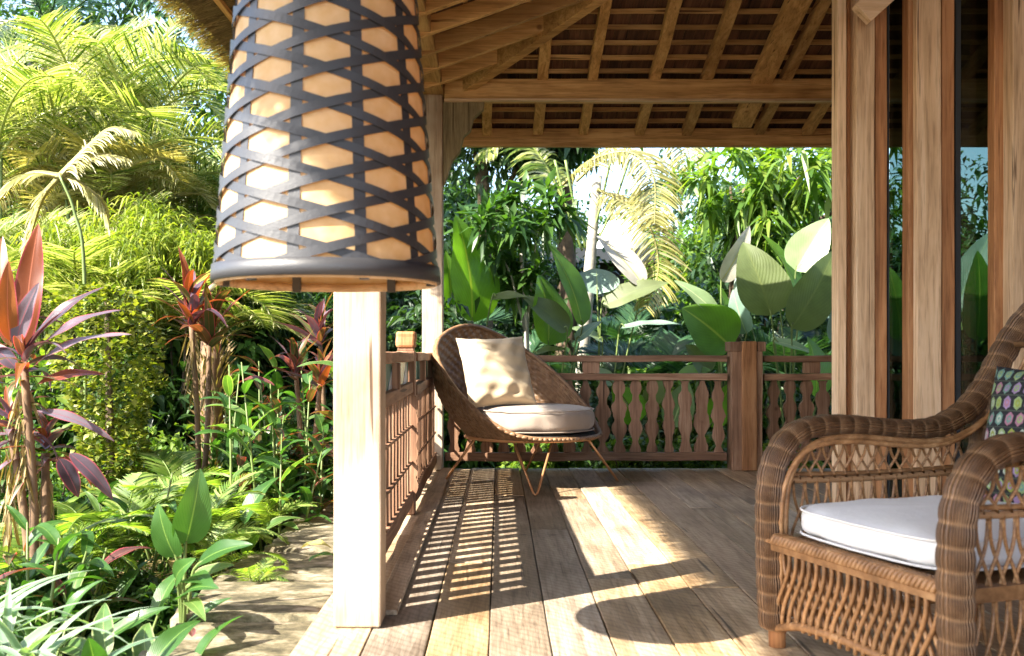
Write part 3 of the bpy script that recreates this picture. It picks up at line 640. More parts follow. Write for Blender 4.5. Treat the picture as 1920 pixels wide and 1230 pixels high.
rim = [shell_pt(-180+360*i/120, 1.0, -.006) for i in range(121)]
MB().tube(rim, .013, 10, cap=False).build('rim', M['shell'], rc, smooth=True)
ring = [RC+Vector((.385*math.cos(t_), .385*math.sin(t_), .275)) for t_ in np.linspace(0, 2*math.pi, 97)]
MB().tube(ring, .011, 10, cap=False).build('seat_ring', M['brass'], rc, smooth=True)
disc = [RC+Vector((.375*math.cos(t_), .375*math.sin(t_), 0)) for t_ in np.linspace(0, 2*math.pi, 49)[:-1]]
V = [p+Vector((0, 0, .284)) for p in disc]+[p+Vector((0, 0, .300)) for p in disc]; k = 48
MB().add(V, [tuple(reversed(range(k))), tuple(range(k, 2*k))]+[(i, (i+1) % k, (i+1) % k+k, i+k) for i in range(k)]).build('seat_base', M['dark'], rc)
for ang, fr in ((-90, (.19, 5.30)), (180, (-.325, 5.91)), (0, (.70, 5.91)), (92, (.16, 6.40))):
    foot = Vector((fr[0], fr[1], .006)); a = R(ang); lg = MB()
    ts = [RC+Vector((.34*math.cos(a+s_*.32), .34*math.sin(a+s_*.32), .27)) for s_ in (-1, 1)]
    f1 = foot+Vector((-.008*math.sin(a), .008*math.cos(a), 0)); f2 = foot-Vector((-.008*math.sin(a), .008*math.cos(a), 0))
    lg.tube([ts[1], ts[1].lerp(f1, .5), f1.lerp(ts[1], .03), foot, f2.lerp(ts[0], .03), ts[0].lerp(f2, .5), ts[0]], .0068, 8).build('leg', M['brass'], rc, smooth=True)
def disk_cushion(name, c, r_, th, mat, parent, piping=True):
    P = np.zeros((96, 34, 3))
    for a in range(96):
        t_ = 2*math.pi*a/96
        for b_ in range(34):
            q = b_/33*math.pi; e = .28
            rr = r_*min(1, abs(math.sin(q))**e) if 0 < b_ < 33 else 0; h = th/2*np.sign(math.cos(q))*abs(math.cos(q))**.55
            h += .012*(1-(rr/r_)**2)*np.sign(math.cos(q))
            wv = .0035*math.sin(t_*9+q*3)*math.sin(q)**2+.002*math.sin(t_*23+1)
            P[a, b_] = ((rr+wv)*math.cos(t_), (rr+wv)*math.sin(t_), h)
    o = link(name, grid_mesh(name, P, mat, closed_u=True), parent, c)
    for s_ in (-1, 1):
        MB().tube([Vector(c)+Vector(((r_-.004)*math.cos(t_), (r_-.004)*math.sin(t_), s_*th*.40)) for t_ in np.linspace(0, 2*math.pi, 97)], .0035, 6, cap=False).build('piping', mat, parent, smooth=True)
    return o
sc_ = thing('seat_cushion', 'thick round taupe seat cushion lying in the woven tub chair', 'cushion', (RC.x+.0, RC.y-.0, .30), None)
disk_cushion('pad', (RC.x+.015, RC.y-.015, .378), .356, .145, M['taupe'], sc_)
def pillow_mesh(name, sx, sy, th, mat, n=56, wr=.006, colorf=None, seed=0):
    rg = random.Random(seed); V = []; ph = [rg.uniform(0, 6) for _ in range(8)]
    def H(u, v):
        e = (1-abs(u)**2.6)*(1-abs(v)**2.6); return max(e, 0)**.42
    F = []
    for side in (1, -1):
        for i in range(n+1):
            for j in range(n+1):
                u = -1+2*i/n; v = -1+2*j/n; h = H(u, v)
                pin = 1-.085*(1-u*u)*abs(v)**2.0; pin2 = 1-.085*(1-v*v)*abs(u)**2.0
                x = u*sx/2*pin2; y = v*sy/2*pin
                cr = max(abs(u), abs(v)); wrk = wr*(math.sin(u*5+v*7+ph[0])*math.sin(v*9-u*3+ph[1])+.6*math.sin(11*u-8*v+ph[2])*cr)*h
                z = side*(th/2*h)+wrk*(.5+cr)
                V.append((x, y, z))
    m2 = (n+1)**2
    for s_ in (0, 1):
        for i in range(n):
            for j in range(n):
                a = s_*m2+i*(n+1)+j; q = (a, a+n+1, a+n+2, a+1); F.append(q if s_ == 0 else q[::-1])
    me = fast_mesh(name, V, F, mat, smooth=True); return me
def place_oriented(name, me, parent, c, xd, yd):
    xd = Vector(xd).normalized(); zd = xd.cross(Vector(yd)).normalized(); yd = zd.cross(xd)
    Mx = Matrix((xd, yd, zd)).transposed(); return link(name, me, parent, c, Mx.to_euler())
def pillow_piping(sx, sy, mat, parent, c, xd, yd, r_=.004):
    xd = Vector(xd).normalized(); zd = xd.cross(Vector(yd)).normalized(); yd = zd.cross(xd); pts = []
    for (u0, v0, u1, v1) in ((-1,-1,1,-1),(1,-1,1,1),(1,1,-1,1),(-1,1,-1,-1)):
        for i in range(12):
            u = u0+(u1-u0)*i/12; v = v0+(v1-v0)*i/12
            pts.append(Vector(c)+xd*(u*sx/2*(1-.085*(1-v*v)*u*u))+yd*(v*sy/2*(1-.085*(1-u*u)*v*v)))
    pts.append(pts[0]); MB().tube(pts, r_, 6, cap=False).build('piping', mat, parent, smooth=True)
pc = at(931, 697, 5.80); xd = Vector((.90, .36, .03)); up_ = Vector((-.26, .34, .90))
pl = thing('throw_pillow', 'plain cream square pillow propped against the back of the woven tub chair', 'pillow', tuple(pc))
up2 = (up_-xd.normalized()*up_.dot(xd.normalized())).normalized()
place_oriented('pillow_cover', pillow_mesh('pillow_cover', .42, .44, .18, M['beige'], seed=3, wr=.010), pl, pc, xd, up2)
pillow_piping(.42, .44, M['beige'], pl, pc, xd, up2)

# ------------------------------------------------------------------ wicker armchair (built at the origin, then moved)
ac = thing('wicker_armchair', 'large brown wicker armchair with white seat cushion in the right foreground', 'armchair', (0, 0, 0))
def catmull(P, n):
    P = [Vector(p) for p in P]; out = []
    Q = [P[0]*2-P[1]]+P+[P[-1]*2-P[-2]]
    for i in range(1, len(Q)-2):
        for j in range(n):
            t = j/n; a, b, c_, d = Q[i-1:i+3]
            out.append(.5*((2*b)+(c_-a)*t+(2*a-5*b+4*c_-d)*t*t+(3*b-a-3*c_+d)*t**3))
    out.append(P[-1]); return out
def resample(P, step):
    L_ = [0]
    for a, b in zip(P, P[1:]): L_.append(L_[-1]+(b-a).length)
    m_ = int(L_[-1]/step); out = []; k = 0
    for i in range(m_+1):
        s_ = i*L_[-1]/m_
        while k < len(L_)-2 and L_[k+1] < s_: k += 1
        t = (s_-L_[k])/max(1e-9, L_[k+1]-L_[k]); out.append((P[k].lerp(P[k+1], min(1, t)), s_))
    return out
def wrapped(name, ctrl, wa, wb, seg, side, parent, nper=7, ns=26):
    pts = resample(catmull(ctrl, 12), seg/nper); m_ = len(pts); P = np.zeros((m_, ns, 3)); S = Vector(side)
    for i, (p, s_) in enumerate(pts):
        t = (pts[min(i+1, m_-1)][0]-pts[max(i-1, 0)][0]).normalized(); nb = t.cross(S).normalized(); sd = nb.cross(t)
        f = abs(math.sin(math.pi*s_/seg))**.4; kk = .86+.14*f
        for j in range(ns):
            q = 2*math.pi*j/ns; cx_ = np.sign(math.cos(q))*abs(math.cos(q))**.7; sx_ = np.sign(math.sin(q))*abs(math.sin(q))**.7
            P[i, j] = p+sd*(cx_*wa/2*kk)+nb*(sx_*wb/2*kk)
    c = P.reshape(-1, 3).mean(0); me = grid_mesh(name, P-c, M['wick'], closed_v=True)
    nf = len(me.loops); vi = np.empty(nf, np.int32); me.loops.foreach_get('vertex_index', vi); ii = vi//ns; jj = vi % ns
    ss = np.array([q[1]/seg for q in pts]); uv = np.stack([ss[ii], jj/ns], -1); me.uv_layers[0].data.foreach_set('uv', uv.astype(np.float32).ravel())
    return link(name, me, parent, Vector(c))
def arm_ctrl(y): return [(.005, y, .05), (-.002, y, .16), (-.006, y, .30), (-.004, y, .40), (.012, y, .475), (.055, y, .535), (.12, y, .562), (.22, y, .566), (.33, y, .556), (.43, y, .548), (.52, y, .552), (.58, y, .570), (.645, y, .605), (.71, y, .67), (.765, y, .75), (.81, y*.97, .82), (.84, y*.86, .875), (.855, y*.6, .91), (.86, y*.3, .92), (.86, 0, .925)]
for y in (.315, -.315):
    wrapped('arm', arm_ctrl(y), .078, .056, .046, (0, 1, 0), ac)
    MB().tube(catmull([(a+.028, y*.90, z-.03) for a, _, z in arm_ctrl(y)[1:14]], 6), .0085, 8).build('inner_braid', M['cane'], ac, smooth=True)
    MB().tube(catmull([(a+.012, y*.89, z-.042) for a, _, z in arm_ctrl(y)[1:14]], 6), .007, 8).build('inner_braid', M['cane'], ac, smooth=True)
    MB().tube([(.02, y, .0), (.02, y, .10)], [.021, .024], 14).build('foot', W['teakz'], ac, smooth=True)
    MB().tube([(.62, y*.92, .0), (.62, y*.92, .10)], [.021, .024], 14).build('foot', W['teakz'], ac, smooth=True)
    wrapped('rear_post', [(.60, y*.92, .05), (.61, y*.92, .2), (.64, y*.93, .36), (.665, y*.95, .5), (.70, y*.97, .66)], .05, .05, .046, (0, 1, 0), ac, 5, 14)
def braid(p0, p1, w_, name='braid'):
    p0 = Vector(p0); p1 = Vector(p1); d = (p1-p0); n_ = int(d.length/.014); mb = MB()
    up = Vector((0, 0, 1)); sd = d.normalized().cross(up)
    for i in range(n_):
        for s_ in (-1, 1):
            a = p0+d*(i/n_); b = p0+d*((i+1.8)/n_)
            mb.tube([a+sd*(s_*w_*.5)-up*.010, a+sd*(s_*w_*.28)+up*.007, b+sd*(s_*w_*-.04)+up*.010], [.0055, .0075, .005], 6)
    return mb.build(name, M['cane'], ac, smooth=True, kind='stuff')
MB().beam((.0, .285, .268), (.0, -.285, .268), .045, .022, 1, 0).build('seat_rail', M['cane'], ac)
braid((.0, .29, .285), (.0, -.29, .285), .055)
for y in (.30, -.30):
    MB().beam((.02, y, .27), (.62, y, .27), .03, .03, 1, 0).build('seat_rail', M['cane'], ac)
    MB().tube(catmull([(.02, y, .43), (.2, y, .425), (.4, y, .425), (.63, y, .43)], 5), .0085, 8).build('side_bar', M['wick'], ac, smooth=True)
    MB().tube(catmull([(.02, y, .445), (.2, y, .44), (.4, y, .44), (.63, y, .445)], 5), .006, 8).build('side_bar', M['cane'], ac, smooth=True)
    MB().tube(catmull([(.02, y, .09), (.2, y, .075), (.4, y, .075), (.60, y, .09)], 5), .010, 8).build('bottom_bar', M['cane'], ac, smooth=True)
def ah(y_): return .065+.05*(1-(y_/.29)**2)*.0
MB().tube(catmull([(.0, .29, .055), (.0, .18, .085), (.0, 0, .095), (.0, -.18, .085), (.0, -.29, .055)], 8), .011, 8).build('bottom_bar', M['cane'], ac, smooth=True)
MB().tube(catmull([(.012, .29, .065), (.012, .18, .098), (.012, 0, .108), (.012, -.18, .098), (.012, -.29, .065)], 8), .008, 8).build('bottom_bar', M['cane'], ac, smooth=True)
# apron canes: crossing pairs
canes = {}
for s_ in (1, -1):
    pts = []
    for i in range(15):
        t = i/14; e_ = min(1, max(0, (t-.12)/.88)); pts.append((.0058*s_, s_*(.012-.052*e_*e_*(3-2*e_)+.003*math.sin(t*math.pi*2)), .095-.19*t))
    canes[s_] = MB().tube(pts, .0054, 7).mesh('cane', M['cane'], True)
y = .25
while y > -.262:
    for s_ in (1, -1): link('cane', canes[s_], ac, (0.002, y+(-.006 if s_ < 0 else .006), .172), Euler((random.uniform(-.03, .03), 0, random.uniform(-.08, .08))), (1, 1, 1.02))
    y -= .0275
sc2 = {}
for s_ in (1, -1):
    pts = [(s_*.020*math.sin(t*math.pi*1.0-math.pi/2), .0045*s_*math.cos(t*math.pi*2), -.5+t) for t in np.linspace(0, 1, 11)]
    sc2[s_] = MB().tube([(p[0], p[1], p[2]) for p in pts], .0041, 6).mesh('cane', M['cane'], True)
for ysd in (.30, -.30):
    x = .055
    while x < .60:
        zt = float(np.interp(x, [.05, .12, .22, .33, .43, .51, .6], [.49, .53, .535, .525, .515, .53, .60]))
        for s_ in (1, -1):
            link('cane', sc2[s_], ac, (x, ysd, (.43+zt)/2), Euler((0, 0, 0)), (1, 1, zt-.43))
            link('cane', sc2[s_], ac, (x+.02, ysd, .35), Euler((0, 0, 0)), (1, 1, .16))
            link('cane', sc2[s_], ac, (x, ysd, .17), Euler((0, 0, 0)), (1, 1, .19))
        x += .036
# backrest weave
for y in np.linspace(-.25, .25, 15):
    for s_ in (1, -1):
        pts = [Vector((.60+.24*t+.004*s_*math.cos(t*20), y+s_*.018*math.sin(t*math.pi*4), .27+.66*t*(1-.06*(y/.25)**2))) for t in np.linspace(0, 1, 22)]
        MB().tube(pts, .0048, 6).build('cane', M['cane'], ac, smooth=True)
for zz in (.30, .55, .78):
    xx = .60+.24*(zz-.27)/.66; MB().tube([(xx-.008, -.29, zz), (xx, 0, zz), (xx-.008, .29, zz)], .009, 8).build('back_bar', M['cane'], ac, smooth=True)
# seat platform
MB().box(.02, .60, -.285, .285, .258, .272).build('seat_platform', M['cane'], ac)
ROT = math.atan2(.33, .945); BASE = Vector((.80, 2.262, 0)); RM = Matrix.Rotation(ROT, 3, 'Z')
ac.location = BASE; ac.rotation_euler = (0, 0, ROT)
# seat cushion
cu = thing('seat_cushion', 'flat white boxed cushion on the seat of the wicker armchair', 'cushion', (0, 0, 0))
nU = 64; th = .074; P = np.zeros((nU*2, 22, 3))
for a in range(nU*2):
    t_ = 2*math.pi*a/(nU*2); ct, st = math.cos(t_), math.sin(t_); e = .32
    sx = np.sign(ct)*abs(ct)**e; sy = np.sign(st)*abs(st)**e
    for b_ in range(22):
        q = b_/21*math.pi; rr = abs(math.sin(q))**.22 if 0 < b_ < 21 else 0; h = th/2*np.sign(math.cos(q))*abs(math.cos(q))**.5
        h += .020*(1-rr**2)*np.sign(math.cos(q))+.005*math.sin(7*sx*rr+4*sy*rr)*math.sin(9*sy*rr-3*sx*rr)*(rr**.5)
        P[a, b_] = ((.300*sx*rr*(1-.04*abs(sy)), .268*sy*rr, h))
link('pad', grid_mesh('pad', P, M['white'], closed_u=True), cu, (.300, 0, .338))
for z in (-.029, .029):
    pts = []
    for a in range(129):
        t_ = 2*math.pi*a/128; ct, st = math.cos(t_), math.sin(t_); sx = np.sign(ct)*abs(ct)**.32; sy = np.sign(st)*abs(st)**.32
        pts.append((.300+.301*sx*(1-.04*abs(sy)), .269*sy, .338+z))
    MB().tube(pts, .003, 6, cap=False).build('piping', M['white'], cu, smooth=True)
cu.location = BASE; cu.rotation_euler = (0, 0, ROT)
# patterned pillow
pp = thing('throw_pillow', 'dark patterned pillow with rows of coloured hexagons in the wicker armchair', 'pillow', (0, 0, 0))
pcol = [(.014, .014, .018), (.22, .30, .13), (.25, .17, .30), (.12, .22, .19), (.30, .14, .20), (.32, .36, .30), (.22, .26, .05), (.045, .06, .045)]
base_m = simple('pillow_ground', pcol[0], .9, noise=.2, nscale=80, bump=.3, bscale=400)
pme = pillow_mesh('pillow_cover', .38, .38, .14, base_m, n=190, wr=.003, seed=5)
for i, c in enumerate(pcol[1:]): pme.materials.append(simple('print_colour', c, .9, noise=.15, nscale=90))
nF = len(pme.polygons); idx = np.zeros(nF, np.int32); n_ = 190; rg = random.Random(9); cols = {}
for f in range(nF//2):
    i, j = divmod(f, n_); u = (i+.5)/n_; v = (j+.5)/n_
    rows = 9; colsn = 12; rv = v*rows; ri = int(rv); fv = rv-ri-.5; cu_ = u*colsn+(.0 if ri % 2 else .5); ci_ = int(cu_); fu = cu_-ci_-.5
    if abs(fv) > .46: idx[f] = idx[f+nF//2] = 7; continue
    hx = max(abs(fu)/.36, (abs(fu)*.6+abs(fv)*.9)/.40)
    if hx < 1:
        a, b = cols.setdefault((ri, ci_), (rg.randint(1, 6), rg.randint(1, 6)))
        k_ = a if hx > .62 else (b if hx > .25 else a); idx[f] = idx[f+nF//2] = k_
pme.polygons.foreach_set('material_index', idx)
pz = Vector((.565, -.03, .535)); upv = Vector((.26, -.10, .96)).normalized(); xdv = Vector((.10, -1, 0)).normalized()
place_oriented('pillow_cover', pme, pp, pz, xdv, upv)
pillow_piping(.38, .38, base_m, pp, pz, xdv, upv, .0035)
pp.location = BASE; pp.rotation_euler = (0, 0, ROT)

# ================================================================== PLANTS
def leaf_cloud(P0, D, Ln, Wd, droop=.25, fold=.25):
    """kite leaves. P0 base (n,3), D unit direction, Ln length, Wd width -> V,F"""
    n = len(P0); up = np.array([0, 0, 1.0]) + RNG.normal(0, .35, (n, 3))
    S = np.cross(D, up); S /= np.linalg.norm(S, axis=1, keepdims=True)+1e-9; Nn = np.cross(S, D)
    L_ = Ln[:, None]; W_ = Wd[:, None]; m = P0+D*L_*.45+Nn*(W_*.10); tip = P0+D*L_-np.array([0, 0, 1.0])*L_*droop
    a = P0+D*L_*.40+S*W_*.5+Nn*(W_*fold); b = P0+D*L_*.40-S*W_*.5+Nn*(W_*fold)
    V = np.stack([P0, a, m, b, tip], 1).reshape(-1, 3); k = np.arange(n)[:, None]*5
    F = np.concatenate([k+np.array([[0, 2, 1]]), k+np.array([[0, 3, 2]]), k+np.array([[1, 2, 4]]), k+np.array([[2, 3, 4]])], 1).reshape(-1, 3)
    return V, F
def rand_dir(n, zb=0.0):
    v = RNG.normal(0, 1, (n, 3)); v[:, 2] += zb; return v/np.linalg.norm(v, axis=1, keepdims=True)
def crown(name, parent, c, rad, n, leaf, mat, clusters=40, droop=.3, fill=.55, rosette=0):
    """irregular crown: clusters scattered through an ellipsoid, leaves around each"""
    c = np.array(c, float); rad = np.array(rad, float); d = rand_dir(clusters); rr = RNG.uniform(fill, 1.0, clusters)[:, None]
    cc = c+d*rr*rad; per = n//clusters
    if rosette:
        K = rosette; base = np.repeat(cc, K, 0)+RNG.normal(0, .02, (clusters*K, 3)); ax = np.repeat(d*.6+np.array([0, 0, .25]), K, 0)
        D = rand_dir(clusters*K)*.95+ax*.55; D /= np.linalg.norm(D, axis=1, keepdims=True); N2 = clusters*K
    else:
        cr = RNG.uniform(.35, 1, clusters)*rad.mean()*.42; N2 = clusters*per; off = RNG.normal(0, .5, (N2, 3))*np.repeat(cr, per)[:, None]; off[:, 2] *= .75
        base = np.repeat(cc, per, 0)+off; D = rand_dir(N2, .0)*.8+off/(np.linalg.norm(off, axis=1, keepdims=True)+1e-6)*.6+np.array([0, 0, -.15]); D /= np.linalg.norm(D, axis=1, keepdims=True)
    Ln = leaf[0]*RNG.uniform(.6, 1.25, N2); V, F = leaf_cloud(base, D, Ln, leaf[1]*RNG.uniform(.7, 1.2, N2), droop)
    return link(name, fast_mesh(name, V-c, F, mat), parent, Vector(c))
def trunk(parent, p0, p1, r0, r1, mat, bend=.15, name='trunk', limbs=()):
    p0 = Vector(p0); p1 = Vector(p1); mb = MB(); k = Vector((random.uniform(-bend, bend), random.uniform(-bend, bend), 0))
    pts = [p0.lerp(p1, t)+k*math.sin(t*math.pi) for t in np.linspace(0, 1, 9)]
    o = mb.tube(pts, [r0+(r1-r0)*t+random.uniform(-.06, .06)*r0 for t in np.linspace(0, 1, 9)], 9).build(name, mat, parent, smooth=True)
    for (t, q) in limbs:
        b = pts[int(t*8)]; q = Vector(q); MB().tube([b, b.lerp(q, .5)+Vector((0, 0, .1)), q], [r1*.9, r1*.6, r1*.25], 7).build('limb', mat, parent, smooth=True)
    return o
def gnd(x, y): return Vector((x, y, gz(x, y)))
def frond_mesh(L=1.0, nl=46, ll=.34, lw=.018, arch=1.1, droop=.5, mat=None, name='frond', vee=.5, start=.16, taper=.75, twist=0, seed=0):
    """arching pinnate frond: starts at origin, heads +X"""
    rg = np.random.default_rng(seed); pts = []; p = np.array([0, 0, 0.0]); ang = arch*.55; n = 40; T_ = []
    for i in range(n+1):
        pts.append(p.copy()); a = ang-arch*1.6*(i/n)**1.3; d = np.array([math.cos(a), 0, math.sin(a)]); T_.append(d); p = p+d*L/n
    pts = np.array(pts); T_ = np.array(T_); V = []; F = []
    def q4(a, b, c, d): F.append((a, b, c, d))
    # rachis (thin 3-sided)
    for i in range(n+1):
        r_ = .011*L*(1-.8*i/n)+.0015
        for k in range(3):
            t_ = 2*math.pi*k/3; V.append(pts[i]+np.array([0, math.cos(t_)*r_, 0])+np.cross(T_[i], [0, 1, 0])*math.sin(t_)*r_)
        if i:
            b = (i-1)*3
            for k in range(3): q4(b+k, b+(k+1) % 3, b+3+(k+1) % 3, b+3+k)
    for k in range(nl):
        s_ = start+(1-start)*(k+.5)/nl; i = min(n-1, int(s_*n)); P = pts[i]+(pts[i+1]-pts[i])*(s_*n-i); t = T_[i]; nrm = np.cross(t, [0, 1, 0]); nrm = -nrm if nrm[2] < 0 else nrm
        w_ = math.sin(math.pi*min(1, (.12+s_*.86)))**.6; l = ll*L*w_*rg.uniform(.85, 1.1)
        for sd in (-1, 1):
            if rg.random() < .03: continue
            fw = .35+.55*s_+rg.normal(0, .12); d = np.array([0, sd, 0])*1.0+t*fw+nrm*(vee*rg.uniform(.6, 1.2)); d /= np.linalg.norm(d)
            b = len(V); wd = lw*L; cur = P.copy(); ns = 4
            for j in range(ns+1):
                f = j/ns; ww = wd*(.35 if j == 0 else (1, .95, .7, .04)[j-1])
                sdv = np.cross(d, [0, 0, 1]); sdv /= np.linalg.norm(sdv)+1e-9
                V.append(cur+sdv*ww*.5); V.append(cur-sdv*ww*.5); cur = cur+d*l/ns; d = d+np.array([0, 0, -droop*rg.uniform(.6, 1.3)*(.5+f)]); d /= np.linalg.norm(d)
                if j: q4(b+2*j-2, b+2*j-1, b+2*j+1, b+2*j)
    return fast_mesh(name, np.array(V), np.array(F), mat)
def palm(label, base, H, nf, FL, meshes, spread=(.2, 1.2), name='palm', group=None, stems=1, stemr=.03, mat=None, az0=None, clump=.25, stalkname='stem'):
    base = Vector(base); t = thing(name, label, 'palm', tuple(base), group)
    for s_ in range(stems):
        o_ = Vector((random.uniform(-clump, clump), random.uniform(-clump, clump), 0)) if stems > 1 else Vector((0, 0, 0))
        top = base+o_*1.6+Vector((0, 0, H*random.uniform(.75, 1.05) if stems > 1 else H))
        trunk(t, base+o_, top, stemr, stemr*.6, mat or M['stalk'], .08, stalkname)
        for k in range(nf//stems):
            az = (az0[k % len(az0)] if az0 else 0)+2.399*k+random.uniform(-.3, .3) if not az0 else az0[k % len(az0)]
            el = spread[0]+(spread[1]-spread[0])*((k*.618) % 1)
            link('frond', meshes[random.randrange(len(meshes))], t, top-Vector((0, 0, .04*k/nf)), Euler((random.uniform(-.3, .3), -el, az)), FL*random.uniform(.8, 1.15))
    return t
FR = {}
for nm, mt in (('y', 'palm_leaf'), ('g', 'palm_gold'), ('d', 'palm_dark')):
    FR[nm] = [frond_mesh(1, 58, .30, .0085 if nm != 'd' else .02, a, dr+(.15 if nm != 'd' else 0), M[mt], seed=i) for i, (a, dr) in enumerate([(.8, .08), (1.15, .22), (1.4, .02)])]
FERN = [frond_mesh(1, 36, .24, .021, a, .12, M['fern'], 'frond', vee=.12, start=.12, seed=20+i) for i, a in enumerate([.9, 1.2, 1.4])]

# broad leaf blade mesh, base at origin, +X, width along Y
def blade(L, Wd, mat, bend=.6, fold=.25, wave=.02, n=16, shape=.5, tipn=1.0, name='leaf', ph=0, cup=0, m=6):
    P = np.zeros((n+1, m+1, 3)); a = bend*.4; x = z = 0.0
    for i in range(n+1):
        t = i/n; w_ = Wd/2*(math.sin(math.pi*t**shape)**.8 if 0 < t < 1 else .0)*(1.0) + .0008
        if tipn != 1.0: w_ = Wd/2*((max(t, 1e-6)**.45)*(1-t)**tipn*1.75)+.0008
        for j in range(m+1):
            s_ = -1+2*j/m
            zz = abs(s_)*w_*fold + cup*w_*s_*s_ + wave*L*math.sin(t*11+ph+s_*1.5)*abs(s_)**1.5*math.sin(math.pi*t)
            P[i, j] = (x-math.sin(a)*zz, s_*w_, z+math.cos(a)*zz)
        x += math.cos(a)*L/n; z += math.sin(a)*L/n; a -= bend*1.4/n
    return grid_mesh(name, P, mat)
def leaf_at(parent, base, tip, Wd, mat, face=(0, -1, .2), bend=.4, fold=.2, wave=.012, shape=.62, root=None, stalk=.007, name='leaf', ph=None, cup=0):
    base = Vector(base); tip = Vector(tip); d = tip-base; L = d.length; xd = d.normalized(); f = Vector(face); zd = (f-xd*f.dot(xd)).normalized(); yd = zd.cross(xd)
    me = blade(L*1.03, Wd, mat, bend, fold, wave, 18, shape, ph=random.uniform(0, 6) if ph is None else ph, cup=cup)
    o = link(name, me, parent, base, Matrix((xd, yd, zd)).transposed().to_euler())
    if root is not None:
        root = Vector(root); mid = root.lerp(base, .55)+Vector((0, 0, .08))
        MB().tube(catmull([root, mid, base, base+xd*.05], 5), [stalk*(1.3-.6*i/15) for i in range(16)], 7).build('stalk', M['stalk'], parent, smooth=True)
    return o

TONE = {'dark_leaf': 'dark green', 'mid_leaf': 'mid green', 'bright_leaf': 'bright green', 'lime_leaf': 'yellow green'}
SEEN = set()
def uniq(px, Y, mk, what, back=False):
    L1 = [(-100, 'left of the near cordyline'), (60, 'behind the near cordyline'), (130, 'between the near cordyline and the column shrub'), (220, 'behind the column shrub'), (290, 'right of the column shrub'), (370, 'beside the fibrous trunk'), (450, 'below the left edge of the lampshade'), (540, 'below the middle of the lampshade'), (620, 'left of the pale post'), (760, 'between the pale post and corner post'), (820, 'at the corner post')]
    L2 = [(880, 'left of the woven chair back'), (950, 'behind the woven chair back'), (1050, 'right of the woven chair back'), (1150, 'under the chalky white leaf'), (1250, 'below the drooping golden frond'), (1340, 'left of the newel post'), (1420, 'behind the newel post'), (1500, 'left of the door frames'), (1630, 'behind the first door frame'), (1780, 'behind the middle door frame'), (1900, 'behind the right door frame')]
    LL = L1+L2; lm = min(LL, key=lambda q: abs(q[0]-px))[1]; dep = 'near' if Y < 4 else 'low' if Y < 6 else 'middle distance' if Y < 8 else 'more distant' if Y < 9.5 else 'far' if Y < 12 else 'farthest'
    for sfx in ('', ', upper of the two', ', bushier of the two', ', third one'):
        lab = f"{dep} {TONE.get(mk, 'dark')} {what} {lm}{sfx}"
        if lab not in SEEN: SEEN.add(lab); return lab
# --- paddle plants behind the back railing
def paddle(label, root, Y, leaves, cat='plant'):
    if Y > 7.4: root = Vector((root[0]*(Y+.55)/Y, root[1]+.55, root[2])); Y += .55
    root = Vector(root); t = thing('paddle_plant', label, cat, tuple(root))
    for (bx, by, tx, ty, wpx, mk, dyb, dyt, face) in leaves:
        b = at(bx, by, Y+dyb); p = at(tx, ty, Y+dyt)
        leaf_at(t, b, p, wpx*Y/FPX, M[mk], face, root=(root.x+random.uniform(-.08, .08), root.y+random.uniform(-.06, .06), root.z), bend=.35)
F0 = (0, -1, .15); FU = (0, -.55, .8); FL_ = (-.6, -.75, .1); FR_ = (.6, -.75, .2)
rt = lambda px, Y: gnd((px-VPX)*Y/FPX, Y)
paddle('tall paddle leaved plant with one big upright leaf just behind the corner chair', rt(888, 7.75), 7.7, [
    (885, 606, 868, 402, 135, 'cala', 0, .05, (.8, -.65, -.1)), (922, 560, 988, 552, 30, 'cala_olive', 0, -.1, FU), (845, 600, 842, 470, 50, 'cala', .15, .2, FR_), (905, 660, 850, 590, 50, 'cala_teal', .2, .2, FU)])
paddle('paddle leaved clump with overlapping green and olive leaves right of the woven chair back', rt(1050, 7.8), 7.75, [
    (1028, 648, 1020, 515, 125, 'cala', 0, .05, (.8, -.65, -.1)), (1092, 612, 1040, 452, 78, 'cala', 0, .0, (.85, -.6, 0)), (1064, 622, 984, 550, 66, 'cala_olive', -.15, -.15, FU), (1080, 640, 1125, 600, 30, 'cala_teal', 0, 0, FU), (1000, 665, 1060, 650, 26, 'cala_olive', 0, -.2, FU)])
paddle('paddle leaved plant with a curled chalky white leaf in the middle of the view', rt(1125, 8.2), 8.1, [
    (1120, 552, 1118, 500, 84, 'cala_teal', 0, .2, (0, -.4, .9)), (1206, 535, 1124, 436, 56, 'cala_pale', 0, .1, (.5, -.8, .1)), (1128, 572, 1248, 524, 48, 'cala_olive', 0, -.1, (0, -.8, .6)), (1162, 615, 1275, 600, 20, 'cala_teal', 0, -.2, FU), (1130, 640, 1070, 610, 30, 'cala_lit', 0, -.1, FU)])
paddle('paddle leaved plant with slim leaves left of the newel post', rt(1345, 8.0), 7.9, [
    (1346, 592, 1270, 522, 40, 'cala_lit', 0, 0, (0, -.7, .7)), (1372, 652, 1284, 575, 110, 'cala', -.1, -.1, (.75, -.7, -.3)), (1352, 528, 1412, 424, 46, 'cala_pale', .1, .2, (.3, -.9, -.2)), (1400, 626, 1372, 545, 44, 'cala_teal', 0, 0, FL_), (1362, 600, 1350, 530, 34, 'cala', .1, .2, FR_), (1330, 700, 1290, 645, 66, 'cala_olive', -.2, -.2, FU), (1270, 715, 1330, 690, 50, 'cala', -.2, -.3, FU)])
